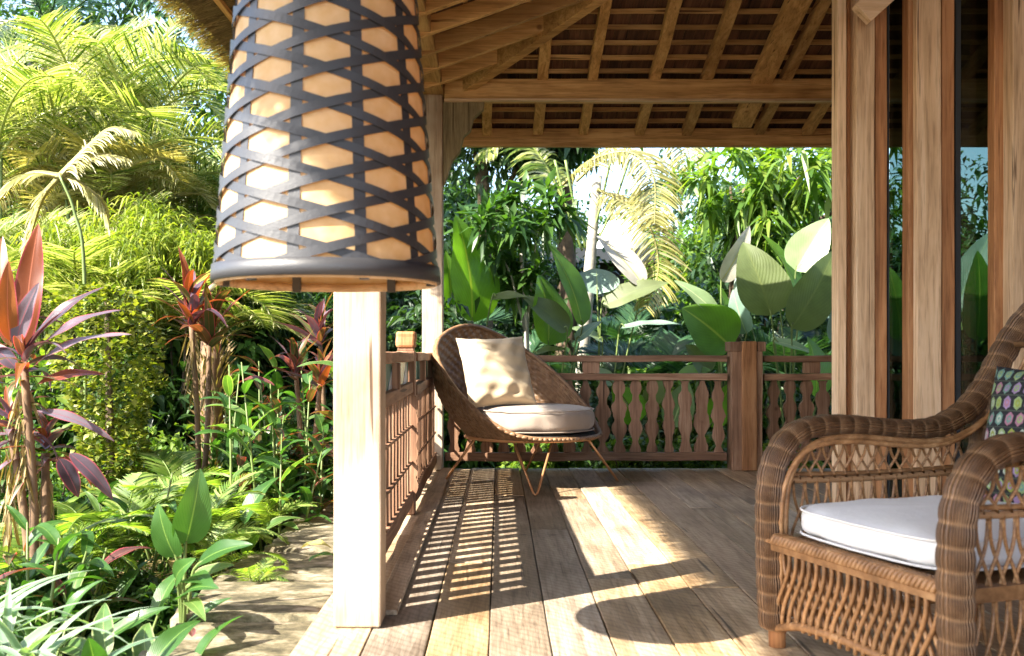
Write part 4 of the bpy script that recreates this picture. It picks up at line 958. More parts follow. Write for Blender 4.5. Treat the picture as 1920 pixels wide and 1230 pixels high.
paddle('tallest paddle leaved plant with dark olive leaves and a sunlit leaf beside the door frames', rt(1480, 7.9), 7.8, [
    (1446, 592, 1398, 452, 104, 'cala_olive', -.1, 0, (.1, -1, .1)), (1500, 560, 1438, 432, 70, 'cala', .1, .2, (.85, -.6, 0)), (1492, 508, 1552, 408, 78, 'cala_lit', .15, .1, (-.3, -.9, .3)), (1484, 616, 1572, 470, 86, 'cala_olive', -.2, -.1, (.35, -.9, .2)), (1462, 560, 1560, 590, 70, 'cala_teal', .1, .1, (0, -.6, .8)),
    (1530, 745, 1524, 632, 110, 'cala', -.3, -.3, (.8, -.65, -.1)), (1575, 650, 1590, 545, 64, 'cala_teal', 0, 0, F0), (1450, 640, 1530, 660, 28, 'cala_lit', -.1, -.2, FU), (1402, 590, 1385, 500, 40, 'cala_teal', .2, .25, FL_)])
paddle('paddle leaved plant seen through the dark door glass', rt(1830, 7.9), 7.8, [
    (1832, 640, 1840, 470, 70, 'cala', 0, 0, F0), (1690, 640, 1672, 500, 60, 'cala', 0, 0, F0), (1880, 600, 1960, 500, 70, 'cala_teal', 0, 0, F0), (1800, 560, 1860, 430, 60, 'cala_teal', .2, .2, FU), (1700, 680, 1640, 620, 50, 'cala_olive', 0, 0, FU)])
paddle('low paddle leaved plant glimpsed between the balusters of the back railing', rt(1240, 7.2), 7.2, [
    (1200, 790, 1150, 720, 60, 'cala', 0, 0, F0), (1260, 800, 1290, 715, 60, 'cala_lit', 0, 0, F0), (1330, 800, 1370, 720, 50, 'cala', 0, 0, F0), (1220, 760, 1235, 700, 40, 'cala_olive', 0, 0, F0), (1150, 720, 1100, 690, 44, 'cala_lit', 0, 0, FU)])

# --- golden drooping palm in the middle, behind
gp = thing('palm', 'palm with yellow arching fronds drooping over the middle of the back garden', 'palm', tuple(rt(1080, 9.6)))
tb = rt(1080, 9.6); top = at(1120, 330, 9.6)
trunk(gp, tb, top, .07, .05, M['palebark'], .03)
def path_frond(parent, pts, ll, lw, mat, nl=60, droop=.35, side_up=(0, -.3, 1), name='frond', seed=0, start=.1):
    rg = np.random.default_rng(seed); C = resample(catmull(pts, 10), .012); P = np.array([tuple(p[0]) for p in C]); n = len(P)-1; T_ = np.gradient(P, axis=0); T_ /= np.linalg.norm(T_, axis=1, keepdims=True)
    V = []; F = []; L = C[-1][1]; view = np.array(side_up, float)
    for i in range(0, n+1, 2):
        r_ = .016*(1-.8*i/n)+.002; s_ = np.cross(T_[i], [0, 1, 0]); s_ /= np.linalg.norm(s_)+1e-9
        b = len(V); V += [P[i]+s_*r_, P[i]+np.array([0, r_, 0]), P[i]-s_*r_]
        if i: F += [(b-3, b-2, b+1, b), (b-2, b-1, b+2, b+1), (b-1, b-3, b, b+2)]
    for k in range(nl):
        s_ = start+(1-start)*(k+.5)/nl; i = min(n-1, int(s_*n)); t = T_[i]; lat = np.cross(t, view); lat /= np.linalg.norm(lat)+1e-9
        w_ = math.sin(math.pi*min(1, .15+s_*.8))**.5; l = ll*w_*rg.uniform(.8, 1.15)
        for sd in (-1, 1):
            d = lat*sd+t*.45+np.array([0, rg.normal(0, .12), rg.normal(0, .06)]); d /= np.linalg.norm(d); cur = P[i].copy(); b = len(V)
            for j in range(5):
                ww = lw*(.4, 1, .95, .7, .05)[j]; sv = np.cross(d, [0, -1, .3]); sv /= np.linalg.norm(sv)+1e-9
                V += [cur+sv*ww/2, cur-sv*ww/2]; cur = cur+d*l/4; d = d+np.array([0, 0, -droop*rg.uniform(.5, 1.4)]); d /= np.linalg.norm(d)
                if j: F.append((b+2*j-2, b+2*j-1, b+2*j+1, b+2*j))
    c = P.mean(0); return link(name, fast_mesh(name, np.array(V)-c, np.array(F), mat), parent, Vector(c))
path_frond(gp, [at(1050, 350, 9.6), at(1110, 300, 9.4), at(1180, 285, 9.2), at(1225, 330, 9.0), at(1228, 420, 8.9)], .42, .014, M['palm_gold'], 84, .22, seed=1)
path_frond(gp, [at(1110, 350, 9.6), at(1170, 380, 9.3), at(1215, 420, 9.0), at(1235, 500, 8.9), at(1212, 580, 8.9)], .38, .014, M['palm_gold'], 84, .2, seed=2)
path_frond(gp, [at(1080, 340, 9.8), at(1180, 250, 9.8), at(1270, 240, 9.6), at(1300, 330, 9.4)], .45, .015, M['palm_gold'], 74, .28, seed=3)
path_frond(gp, [at(1060, 380, 9.8), at(1010, 290, 9.9), at(960, 250, 10), at(900, 290, 10)], .42, .024, M['palm_leaf'], 60, .3, seed=4)
path_frond(gp, [at(1100, 380, 10), at(1200, 370, 10.3), at(1280, 340, 10.8), at(1350, 380, 11)], .4, .024, M['palm_dark'], 60, .3, seed=5)
for (a, b) in ((1100, 1060), (1100, 1145), (1110, 1180), (1092, 1040)):
    MB().tube(catmull([at(a, 470, 9.6), at((a+b)/2, 400, 9.55), at(b, 300, 9.5)], 5), .012, 6).build('frond_stalk', M['stalk'], gp, smooth=True)
# trunks
def tree(label, base, H, r0, crowns, cmat, leaf, n, bark='bark', group=None, clusters=46, rosette=0, droop=.3, name='tree', fill=.5, lean=(0, 0)):
    base = Vector(base); t = thing(name, label, 'tree', tuple(base), group); top = base+Vector((lean[0], lean[1], H))
    trunk(t, base, top, r0, r0*.45, M[bark], .12, limbs=[(.7, (Vector(c)-Vector((0, 0, .1)))) for c, r_ in crowns])
    for c, r_ in crowns: crown('crown', t, c, r_, n, leaf, M[cmat], clusters, droop, fill, rosette)
    return t
tree('slim pale stemmed tree with glossy pointed leaves above the woven chair', rt(977, 8.6), 1.9, .035,
     [(at(930, 430, 8.5), (.36, .3, .26)), (at(1010, 400, 8.6), (.38, .3, .24)), (at(975, 520, 8.6), (.22, .2, .14))], 'mid_leaf', (.24, .062), 400, 'palebark', clusters=16, rosette=15, droop=.25)
tree('leafy mango tree with drooping bright leaves under the back eave', rt(1400, 9.6), 2.6, .09,
     [(at(1370, 330, 9.2), (.6, .4, .4)), (at(1500, 310, 9.0), (.6, .4, .4)), (at(1440, 420, 9.2), (.4, .3, .28)), (at(1640, 330, 9.2), (.7, .4, .5))], 'bright_leaf', (.27, .058), 400, clusters=26, rosette=15, droop=.45)
tree('rough brown trunk tree rising at the left of the back opening', rt(905, 10.5), 3.6, .11, [(at(880, 200, 10.5), (1.2, .9, .8)), (at(1000, 250, 10.6), (.6, .6, .4))], 'dark_leaf', (.16, .06), 2600)
tree('broad dark trunk tree left of the golden palm', rt(1050, 11), 3.8, .15, [(at(1040, 170, 11), (1.2, 1, .9))], 'mid_leaf', (.18, .06), 2600)
# pavilion with white roof
pv = thing('garden_pavilion', 'white domed garden building with a flat dark eave glimpsed through the leaves', 'building', tuple(gnd(1.6, 17)))
px_c = at(1168, 470, 17)
P = np.zeros((48, 14, 3))
for a in range(48):
    for b_ in range(14):
        q = b_/13*math.pi/2; t_ = 2*math.pi*a/48; P[a, b_] = (px_c.x+.52*math.cos(q)*math.cos(t_), 17.5+.52*math.cos(q)*math.sin(t_), px_c.z+.60*math.sin(q))
c = P.reshape(-1, 3).mean(0); link('dome', grid_mesh('dome', P-c, M['plaster'], closed_u=True), pv, Vector(c))
MB().box(px_c.x-1.4, px_c.x+3.2, 16.6, 19, px_c.z-.24, px_c.z).build('roof_edge', M['rust'], pv)
MB().box(px_c.x-1.2, px_c.x+3.0, 16.9, 18.8, -.3, px_c.z-.24).build('wall', M['dark'], pv)
wh = thing('garden_house', 'pale rendered wall of a neighbouring house showing behind the palms at far left', 'building', tuple(gnd(-7, 17)))
MB().box(-9.2, -6.9, 16, 19, -.3, 5.3).build('wall', M['plaster'], wh)
MB().box(-9.4, -6.7, 15.8, 19.2, 5.3, 5.5).build('roof', M['rust'], wh)

# --- dense backdrop trees
bl = ['far leafy tree closing the garden behind the veranda']
cm = ['dark_leaf', 'mid_leaf', 'dark_leaf', 'bright_leaf', 'mid_leaf', 'dark_leaf']
for i, (x, y, H, r_) in enumerate([(-9.5, 13, 4.6, 1.9), (-7.2, 14.5, 5.2, 1.9), (-5.0, 13.2, 4.2, 1.7), (-3.2, 13.8, 3.8, 1.6), (-1.5, 13.2, 3.4, 1.5), (-.2, 14.6, 3.6, 1.5), (3.9, 14.2, 3.2, 1.5), (5.6, 13.5, 3.4, 1.6), (7.6, 14.5, 3.8, 1.8), (3.3, 16, 3.4, 1.2), (2.6, 20, 3.6, 1.8), (-11, 17, 6.5, 2.6), (4.6, 18, 5.0, 2.2), (9.6, 13.5, 4.2, 2.0), (.2, 20, 4.4, 2.0)]):
    b = gnd(x, y)
    if x < -2.5: H *= 1.55; r_ *= 1.15
    tree(uniq(VPX+x*FPX/y, y, cm[i % 6], 'garden tree'), b, H*.6, .13, [((x+random.uniform(-.3, .3), y, H*.62), (r_, r_*.8, H*.42)), ((x+random.uniform(-.8, .8), y-.5, H*.3), (r_*.9, r_*.7, H*.3))], cm[i % 6], (.19, .075), 4200, group='far row of garden trees', clusters=60, fill=.35)
# --- understory palms and bushes behind railing
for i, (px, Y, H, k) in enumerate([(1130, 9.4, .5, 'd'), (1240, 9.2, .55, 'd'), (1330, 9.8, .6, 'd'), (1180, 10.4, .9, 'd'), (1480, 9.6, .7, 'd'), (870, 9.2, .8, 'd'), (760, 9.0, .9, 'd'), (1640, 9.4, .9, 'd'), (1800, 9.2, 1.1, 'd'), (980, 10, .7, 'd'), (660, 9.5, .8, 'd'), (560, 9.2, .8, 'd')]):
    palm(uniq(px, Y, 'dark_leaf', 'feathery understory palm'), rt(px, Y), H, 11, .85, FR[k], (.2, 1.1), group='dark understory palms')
def bush(label, c, rad, n, leaf, mat, group=None, clusters=30, droop=.3, name='bush', fill=.2, rosette=0):
    t = thing(name, label, 'shrub', (c[0], c[1], gz(c[0], c[1])), group)
    for k in range(4): MB().tube([(c[0], c[1], gz(c[0], c[1])), (c[0]+random.uniform(-.5, .5)*rad[0], c[1]+random.uniform(-.5, .5)*rad[1], c[2]+rad[2]*.4)], [.012, .005], 6).build('stem', M['bark'], t)
    crown('foliage', t, c, rad, n, leaf, M[mat], clusters, droop, fill, rosette); return t
for i, (px, Y, z, r_, mk) in enumerate([(900, 8.6, .15, .55, 'dark_leaf'), (1020, 8.7, .12, .5, 'mid_leaf'), (1130, 8.5, .10, .5, 'dark_leaf'), (1250, 8.7, .12, .55, 'bright_leaf'), (1380, 8.7, .12, .5, 'mid_leaf'), (1500, 8.7, .12, .5, 'dark_leaf'), (1620, 8.8, .2, .6, 'mid_leaf'), (1760, 8.8, .2, .6, 'dark_leaf'), (1900, 8.6, .3, .7, 'mid_leaf'), (1180, 7.2, -.12, .3, 'bright_leaf'), (1020, 7.3, -.1, .3, 'bright_leaf'), (1330, 7.2, -.12, .3, 'bright_leaf'), (1480, 7.25, -.1, .3, 'lime_leaf'),
                                        (1400, 11, .9, 1.0, 'dark_leaf'), (1240, 11.5, .8, .9, 'mid_leaf'), (1080, 11.6, .8, 1.0, 'dark_leaf'), (940, 11.4, .9, 1.0, 'dark_leaf'), (800, 11, .9, 1.0, 'dark_leaf'), (1620, 11.2, 1.1, 1.1, 'dark_leaf'), (1850, 11, 1.1, 1.1, 'mid_leaf')]):
    x = (px-VPX)*Y/FPX; bush(uniq(px, Y, mk, 'leafy shrub beyond the back railing'), (x, Y, z), (r_*1.1, r_*.8, r_), 2200 if Y < 10 else 3600, (.085, .04) if Y < 10 else (.14, .06), mk, 'shrubs beyond the back railing', clusters=34)

# ================================================================== LEFT GARDEN
# areca palms: big sunlit mass
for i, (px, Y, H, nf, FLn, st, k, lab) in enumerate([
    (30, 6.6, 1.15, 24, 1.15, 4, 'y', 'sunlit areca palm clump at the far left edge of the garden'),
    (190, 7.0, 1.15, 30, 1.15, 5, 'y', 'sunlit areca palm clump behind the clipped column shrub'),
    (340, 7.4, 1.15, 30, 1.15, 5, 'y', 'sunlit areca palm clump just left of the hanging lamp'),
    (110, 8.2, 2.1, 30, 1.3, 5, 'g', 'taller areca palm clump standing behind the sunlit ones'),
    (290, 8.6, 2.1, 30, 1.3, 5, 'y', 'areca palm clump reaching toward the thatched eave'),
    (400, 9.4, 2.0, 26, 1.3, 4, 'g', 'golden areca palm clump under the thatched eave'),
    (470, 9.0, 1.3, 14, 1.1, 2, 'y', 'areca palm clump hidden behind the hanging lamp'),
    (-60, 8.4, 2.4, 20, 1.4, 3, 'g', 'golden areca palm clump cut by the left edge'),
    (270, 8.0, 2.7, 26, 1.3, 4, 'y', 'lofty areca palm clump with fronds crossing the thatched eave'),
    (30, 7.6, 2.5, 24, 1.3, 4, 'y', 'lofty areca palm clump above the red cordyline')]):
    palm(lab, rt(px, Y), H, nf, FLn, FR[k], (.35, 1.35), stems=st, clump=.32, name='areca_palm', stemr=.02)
tp = thing('tall_palm', 'tall dark palm whose broad arching fronds reach across the upper left sky', 'palm', tuple(rt(60, 9.8)))
trunk(tp, rt(60, 9.8), at(90, 60, 9.8), .08, .05, M['palebark'], .05)
for s_, pts in enumerate([[(90, 60), (180, -10), (300, -10), (400, 60), (440, 130)], [(90, 60), (190, 50), (290, 80), (360, 150)], [(90, 60), (40, -40), (-60, -20), (-100, 80)], [(90, 60), (20, 40), (-40, 90), (-60, 170)], [(90, 60), (120, -60), (200, -90), (320, -60)], [(90, 60), (150, 110), (200, 180), (215, 260)]]):
    path_frond(tp, [at(a, b, 9.8-.25*j) for j, (a, b) in enumerate(pts)], .50, .018, M['palm_dark' if s_ in (0, 2, 4) else 'palm_leaf'], 84, .15, seed=30+s_)
path_frond(tp, [at(150, 120, 8), at(130, 60, 7.9), at(120, 180, 7.6), at(95, 300, 7.4)], .3, .018, M['palm_gold'], 60, .2, seed=40)
# bright spray of thin young palm at (110,330)
sp = thing('young_palm', 'small pale yellow palm on a thin straight stem in the sunlit patch', 'palm', tuple(rt(160, 5.4)))
top = at(112, 330, 5.4); MB().tube(catmull([rt(160, 5.4), at(158, 520, 5.4), at(140, 400, 5.4), top], 6), [.012-.0003*i for i in range(19)], 7).build('stem', M['stalk'], sp, smooth=True)
for s_, pts in enumerate([[(112, 330), (160, 300), (200, 290), (245, 300)], [(112, 330), (60, 325), (20, 350), (-20, 400)], [(112, 330), (150, 345), (190, 380), (205, 430)], [(112, 330), (80, 370), (60, 430), (50, 480)], [(112, 330), (170, 270), (210, 240), (260, 250)]]):
    path_frond(sp, [at(a, b, 5.4+.05*j) for j, (a, b) in enumerate(pts)], .16, .009, M['palm_gold'], 40, .3, seed=50+s_)
# wispy bamboo-like bushes mid
for (px, py, Y, rad, mk, lab) in [(330, 480, 6.9, (.55, .3, .42), 'lime_leaf', 'thin bladed yellow green bush above the fibrous trunk'), (170, 500, 6.6, (.6, .3, .40), 'lime_leaf', 'thin bladed yellow green bush above the clipped column shrub'), (270, 470, 8.6, (.8, .5, .6), 'lime_leaf', 'feathery yellow green bush under the areca fronds'), (60, 520, 7.2, (.6, .5, .4), 'lime_leaf', 'feathery yellow green bush behind the red cordyline'),
                             (400, 440, 8.6, (.6, .5, .7), 'bright_leaf', 'wispy narrow leaved bush beside the edge of the lampshade'), (480, 560, 7.6, (.7, .5, .4), 'mid_leaf', 'green narrow leaved bush behind the lampshade rim'), (160, 690, 7.0, (.9, .5, .35), 'mid_leaf', 'shaded narrow leaved bush behind the clipped column shrub')]:
    c = at(px, py, Y); bush(lab, tuple(c), rad, 5000, (.13, .013), mk, clusters=60, droop=.5, name='feathery_bush')
# clipped column shrub
cs = thing('column_shrub', 'clipped columnar shrub of small round yellow green leaves', 'shrub', tuple(rt(205, 5.0)))
b = rt(200, 5.0); MB().tube([b, b+Vector((.02, 0, .45)), at(200, 560, 5.0)], [.03, .025, .012], 8).build('stem', M['bark'], cs)
n = 5200; z0 = b.z+.22; z1 = at(200, 535, 5.0).z; hh = RNG.uniform(0, 1, n); az = RNG.uniform(0, 2*math.pi, n)
prof = np.interp(hh, [0, .06, .2, .38, .6, .8, .93, 1], [.06, .13, .16, .15, .24, .25, .20, .05])*(1+.14*np.sin(az*3+hh*9)+.12*np.sin(az*5-hh*25)+.08*np.sin(hh*47+az*2))
rr = prof*np.sqrt(RNG.uniform(.45, 1.06, n)); cx = b.x+.0+.04*np.sin(hh*5)
P0 = np.stack([cx+rr*np.cos(az), b.y+rr*np.sin(az), z0+(z1-z0)*hh], -1); D = np.stack([np.cos(az), np.sin(az), RNG.normal(.25, .5, n)], -1)+RNG.normal(0, .45, (n, 3)); D /= np.linalg.norm(D, axis=1, keepdims=True)
V, F = leaf_cloud(P0, D, RNG.uniform(.026, .046, n), RNG.uniform(.022, .036, n), .1, .15); cc = np.array([b.x, b.y, (z0+z1)/2]); link('foliage', fast_mesh('foliage', V-cc, F, M['topiary']), cs, Vector(cc))
# cordylines
TI = {}
for k in ('ti_purple', 'ti_red', 'ti_green'): TI[k] = [blade(1, .25, M[k], bd, .22, .01, 14, .7, 1.15, ph=q) for q, bd in enumerate((.35, .9, 1.4))]
def cordyline(label, root, heads, kinds, nl=18, Lr=(.26, .4), stemr=.014, elr=(.15, 1.35), skirt=True):
    root = Vector(root); t = thing('cordyline', label, 'plant', tuple(root))
    for hd in heads:
        hd = Vector(hd); MB().tube(catmull([root, root.lerp(hd, .5)+Vector((.02, 0, 0)), hd], 5), [stemr*1.2-.0003*i for i in range(11)], 8).build('stem', M['dry'], t, smooth=True)
        for k in range(nl):
            f = k/nl; el = elr[1]-(elr[1]-elr[0])*f+random.uniform(-.1, .1); az = 2.399*k+random.uniform(-.2, .2); kd = kinds[random.randrange(len(kinds))]
            link('leaf', TI[kd][random.randrange(3)], t, hd+Vector((0, 0, .05-.10*f)), Euler((random.uniform(-.4, .4), -el, az)), random.uniform(*Lr))
        if skirt:
            n = 46; P0 = np.tile(np.array(hd), (n, 1))-np.stack([np.zeros(n), np.zeros(n), RNG.uniform(.05, .35, n)], -1)+RNG.normal(0, .01, (n, 3)); az = RNG.uniform(0, 6.28, n)
            D = np.stack([np.cos(az)*.3, np.sin(az)*.3, -np.ones(n)], -1); D /= np.linalg.norm(D, axis=1, keepdims=True); V, F = leaf_cloud(P0, D, RNG.uniform(.07, .19, n), RNG.uniform(.006, .018, n), .05); link('dry_skirt', fast_mesh('dry_skirt', V-np.array(hd), F, M['straw']), t, hd)
    return t
tc_ = cordyline('purple and red cordyline in the near left foreground', rt(60, 3.3), [at(45, 690, 3.3), at(20, 800, 3.35), at(85, 850, 3.4)], ['ti_purple', 'ti_purple', 'ti_green', 'ti_red'], 16, (.14, .24), elr=(-.4, .8))
for (bx, by, tx, ty, wpx, mk, face, dy) in [(42, 660, 68, 412, 50, 'ti_red', (.3, -.9, .1), .05), (20, 650, -8, 440, 44, 'ti_red', (0, -.9, .2), 0), (50, 660, 175, 525, 34, 'ti_purple', (-.3, -.6, .7), 0), (60, 670, 205, 562, 32, 'ti_purple', (0, -.5, .8), -.1), (30, 650, 62, 535, 36, 'ti_purple', (0, -1, 0), -.1),
    (60, 690, 228, 604, 28, 'ti_purple', (0, -.5, .9), -.1), (70, 720, 190, 690, 26, 'ti_red', (0, -.6, .8), 0), (20, 640, 10, 500, 38, 'ti_red', (.2, -.9, 0), -.15), (110, 860, 150, 930, 34, 'ti_purple', (.6, -.7, .3), 0), (130, 850, 215, 930, 32, 'ti_purple', (.2, -.6, .7), 0), (70, 770, 215, 812, 26, 'ti_purple', (0, -.5, .9), 0), (30, 690, -20, 640, 30, 'ti_purple', (0, -.8, .5), 0)]:
    leaf_at(tc_, at(bx, by, 3.3), at(tx, ty, 3.3+dy), wpx*3.3/FPX, M[mk], face, bend=.5, shape=.75)
cordyline('second purple cordyline cut by the left edge of the view', rt(-20, 3.6), [at(-15, 600, 3.6), at(-60, 720, 3.5)], ['ti_green', 'ti_purple', 'ti_purple', 'ti_red'], 18, (.2, .3))
cordyline('pink edged green cordyline beside the clipped column shrub', rt(370, 5.4), [at(358, 600, 5.4), at(392, 640, 5.5)], ['ti_green', 'ti_green', 'ti_green', 'ti_purple', 'ti_red'], 20, (.28, .42))
cordyline('small reddish cordyline behind the thick pale post', rt(560, 5.8), [at(555, 700, 5.8), at(600, 720, 5.7)], ['ti_green', 'ti_green', 'ti_green', 'ti_purple', 'ti_red'], 16, (.2, .3), skirt=False)
cordyline('dark red cordyline low beside the side railing', rt(605, 6.6), [at(600, 640, 6.6)], ['ti_purple', 'ti_green'], 16, (.28, .4), skirt=False)
# brown fibrous trunk
ft = thing('fibrous_trunk', 'pale brown fibrous palm trunk stub between the red cordylines', 'tree trunk', tuple(rt(398, 5.9)))
trunk(ft, rt(398, 5.9), at(395, 640, 5.9), .085, .06, M['dry'], .01)
n = 500; zz = RNG.uniform(-.2, 1.0, n)*.85; az = RNG.uniform(0, 6.28, n); bb = rt(398, 5.9); P0 = np.stack([bb.x+.08*np.cos(az), bb.y+.08*np.sin(az), zz], -1); D = np.stack([np.cos(az)*.6, np.sin(az)*.6, np.ones(n)], -1); D /= np.linalg.norm(D, axis=1, keepdims=True)
V, F = leaf_cloud(P0, D, RNG.uniform(.06, .16, n), RNG.uniform(.008, .02, n), .2); o = link('fibre', fast_mesh('fibre', V-np.array(bb), F, M['straw']), ft, bb); o['kind'] = 'stuff'
# canna / ginger clumps with big leaves
CN = [blade(1, .34, M['canna'], bd, .28, .012, 14, .62, ph=q) for q, bd in enumerate((.3, .7, 1.1))]+[blade(1, .30, M['canna_lt'], bd, .25, .015, 14, .62, ph=q) for q, bd in enumerate((.5, 1.0))]
def clump(label, root, n, Lr, elr=(.3, 1.3), H=(.05, .35), meshes=CN, name='broad_leaf_plant', rad=.12, cat='plant', group=None, az0=0):
    root = Vector(root); t = thing(name, label, cat, tuple(root), group)
    for k in range(n):
        az = az0+2.399*k+random.uniform(-.3, .3); h = random.uniform(*H); rr_ = rad*math.sqrt((k+.5)/n); b = root+Vector((rr_*math.cos(az), rr_*math.sin(az), h)); el = elr[0]+(elr[1]-elr[0])*random.random()
        MB().tube([root+Vector((rr_*.3*math.cos(az), rr_*.3*math.sin(az), -.02)), root.lerp(b, .6), b+Vector((math.cos(az)*.015, math.sin(az)*.015, .015))], [.006, .005, .0035], 6).build('stalk', M['stalk'], t, smooth=True)
        link('leaf', meshes[random.randrange(len(meshes))], t, b, Euler((random.uniform(-.5, .5), -el, az)), random.uniform(*Lr))
    return t
CNG = [blade(1, .24, M['canna'], bd, .25, .01, 14, .68, ph=q) for q, bd in enumerate((.4, .8, 1.2))]+[blade(1, .22, M[k_], bd, .25, .012, 14, .7, ph=q) for q, (bd, k_) in enumerate(((.6, 'canna_lt'), (1.0, 'canna'), (.8, 'ti_green')))]
def cane_clump(label, root, n, Lr, H, rad):
    root = Vector(root); t = thing('ginger_clump', label, 'plant', tuple(root))
    for k in range(n):
        az = 2.399*k; rr_ = rad*math.sqrt((k+.5)/n); b = root+Vector((rr_*math.cos(az), rr_*math.sin(az), 0)); h = random.uniform(*H); top = b+Vector((random.uniform(-.12, .12), random.uniform(-.12, .12), h))
        MB().tube([b, b.lerp(top, .5), top], [.007, .006, .003], 6).build('stalk', M['stalk'], t, smooth=True)
        m_ = 7
        for j in range(m_):
            f = .25+.75*(j+.5)/m_; a2 = az+j*2.6+random.uniform(-.4, .4)
            link('leaf', CNG[random.randrange(6)], t, b.lerp(top, f), Euler((random.uniform(-.4, .4), -random.uniform(.15, .95), a2)), random.uniform(*Lr))
    return t
# hero broad leaf plant (at 340,1000)
hb = thing('broad_leaf_plant', 'fresh green broad leaved plant with one tall upright leaf beside the stone path', 'plant', tuple(rt(345, 3.05)))
rr0 = Vector((-.97, 3.05, -.2))
for (bx, by, tx, ty, wpx, mk, face, dy) in [(348, 1020, 378, 886, 68, 'canna', (.5, -.9, .2), 0), (330, 1045, 290, 950, 56, 'canna', (-.3, -.9, .3), 0), (370, 1060, 460, 1010, 48, 'canna', (0, -.6, .8), -.1), (345, 1090, 395, 1085, 44, 'canna', (.2, -.6, .8), -.2), (340, 1120, 396, 1088, 42, 'canna', (.2, -.7, .7), -.25), (350, 1130, 380, 1145, 30, 'canna_lt', (0, -.4, .9), -.3), (330, 1090, 350, 1050, 40, 'canna', (0, -.9, .4), -.2), (350, 1100, 430, 1050, 40, 'canna_lt', (0, -.5, .9), 0)]:
    leaf_at(hb, at(bx, by, 3.05+dy*.5), at(tx, ty, 3.0+dy), wpx*3.05/FPX, M[mk], face, root=rr0, stalk=.005, bend=.5)
for i, (px, Y, n, lab) in enumerate([(30, 3.05, 9, 'leafy cane clump hiding the foot of the near cordyline'), (110, 3.15, 8, 'leafy cane clump just right of the near cordyline stem'), (230, 3.9, 8, 'leafy cane clump in front of the column shrub')]):
    cane_clump(lab, rt(px, Y), n, (.12, .2), (.25, .52), .16)
for i, (px, Y, n, Lr, lab) in enumerate([
    (250, 3.0, 9, (.16, .26), 'low broad leaved plant left of the tall upright leaf'), (180, 3.3, 10, (.2, .3), 'broad leaved clump under the near cordyline'), (90, 2.9, 9, (.16, .26), 'broad leaved clump at the bottom left behind the striped blades'),
    (300, 2.55, 8, (.14, .22), 'spreading low broad leaved plant at the lower edge of the stone path'), (210, 2.45, 8, (.16, .24), 'broad leaved plant at the bottom edge of the view'),
    (420, 4.4, 10, (.18, .28), 'broad leaved clump behind the feathery fern'), (500, 4.9, 12, (.22, .32), 'leafy ginger clump left of the pale post'), (570, 5.3, 12, (.24, .36), 'leafy ginger clump close behind the pale post'), (590, 6.2, 12, (.28, .4), 'tall leafy ginger clump farther behind the pale post'),
    (470, 5.9, 12, (.26, .38), 'tall dark ginger clump beneath the lampshade'), (530, 7.0, 14, (.3, .42), 'big leaved ginger clump deep behind the lampshade rim'), (640, 7.6, 12, (.3, .4), 'ginger clump hidden by the pale post'), (740, 7.6, 12, (.3, .42), 'ginger clump between the pale post and the corner post'), (440, 6.8, 12, (.26, .38), 'ginger clump right of the fibrous trunk'),
    (300, 4.6, 10, (.16, .26), 'broad leaved clump at the foot of the column shrub'), (130, 4.2, 12, (.2, .3), 'broad leaved clump behind the near cordyline stem')]):
    tall = px > 400 and Y > 4.6
    if tall: cane_clump(lab, rt(px, Y), n, (Lr[0]*.8, Lr[1]*.85), (.35, 1.0), .30)
    else: clump(lab, rt(px, Y), n, Lr, (.1, 1.1), (.05, .25), rad=.16)
# ferns
FE = [(500, 4.7, 8, .28, 'fern leaning over the far part of the stone path'), (90, 3.4, 9, .4, 'fern around the foot of the near cordyline'), (380, 4.1, 9, .42, 'sunlit fern in front of the column shrub'), (300, 4.3, 9, .40, 'pale fern left of the sunlit fern'), (400, 3.75, 7, .28, 'fern spilling toward the stone path'), (475, 3.55, 6, .17, 'small drying fern on the edge of the stone path'), (230, 3.9, 9, .4, 'fern under the near cordyline leaves'), (160, 3.7, 8, .36, 'fern at the left beside the cordyline stem'), (330, 4.9, 10, .42, 'fern in the sun behind the front ferns'), (430, 4.8, 9, .36, 'fern beneath the ginger clump')]
for (px, Y, nf, FLn, lab) in FE:
    b = rt(px, Y)+Vector((0, 0, .16)); t = thing('fern', lab, 'fern', tuple(b))
    for k in range(nf): link('frond', FERN[random.randrange(3)], t, b, Euler((random.uniform(-.3, .3), -random.uniform(.25, 1.0), 2.399*k+random.uniform(-.3, .3))), FLn*random.uniform(.9, 1.35))
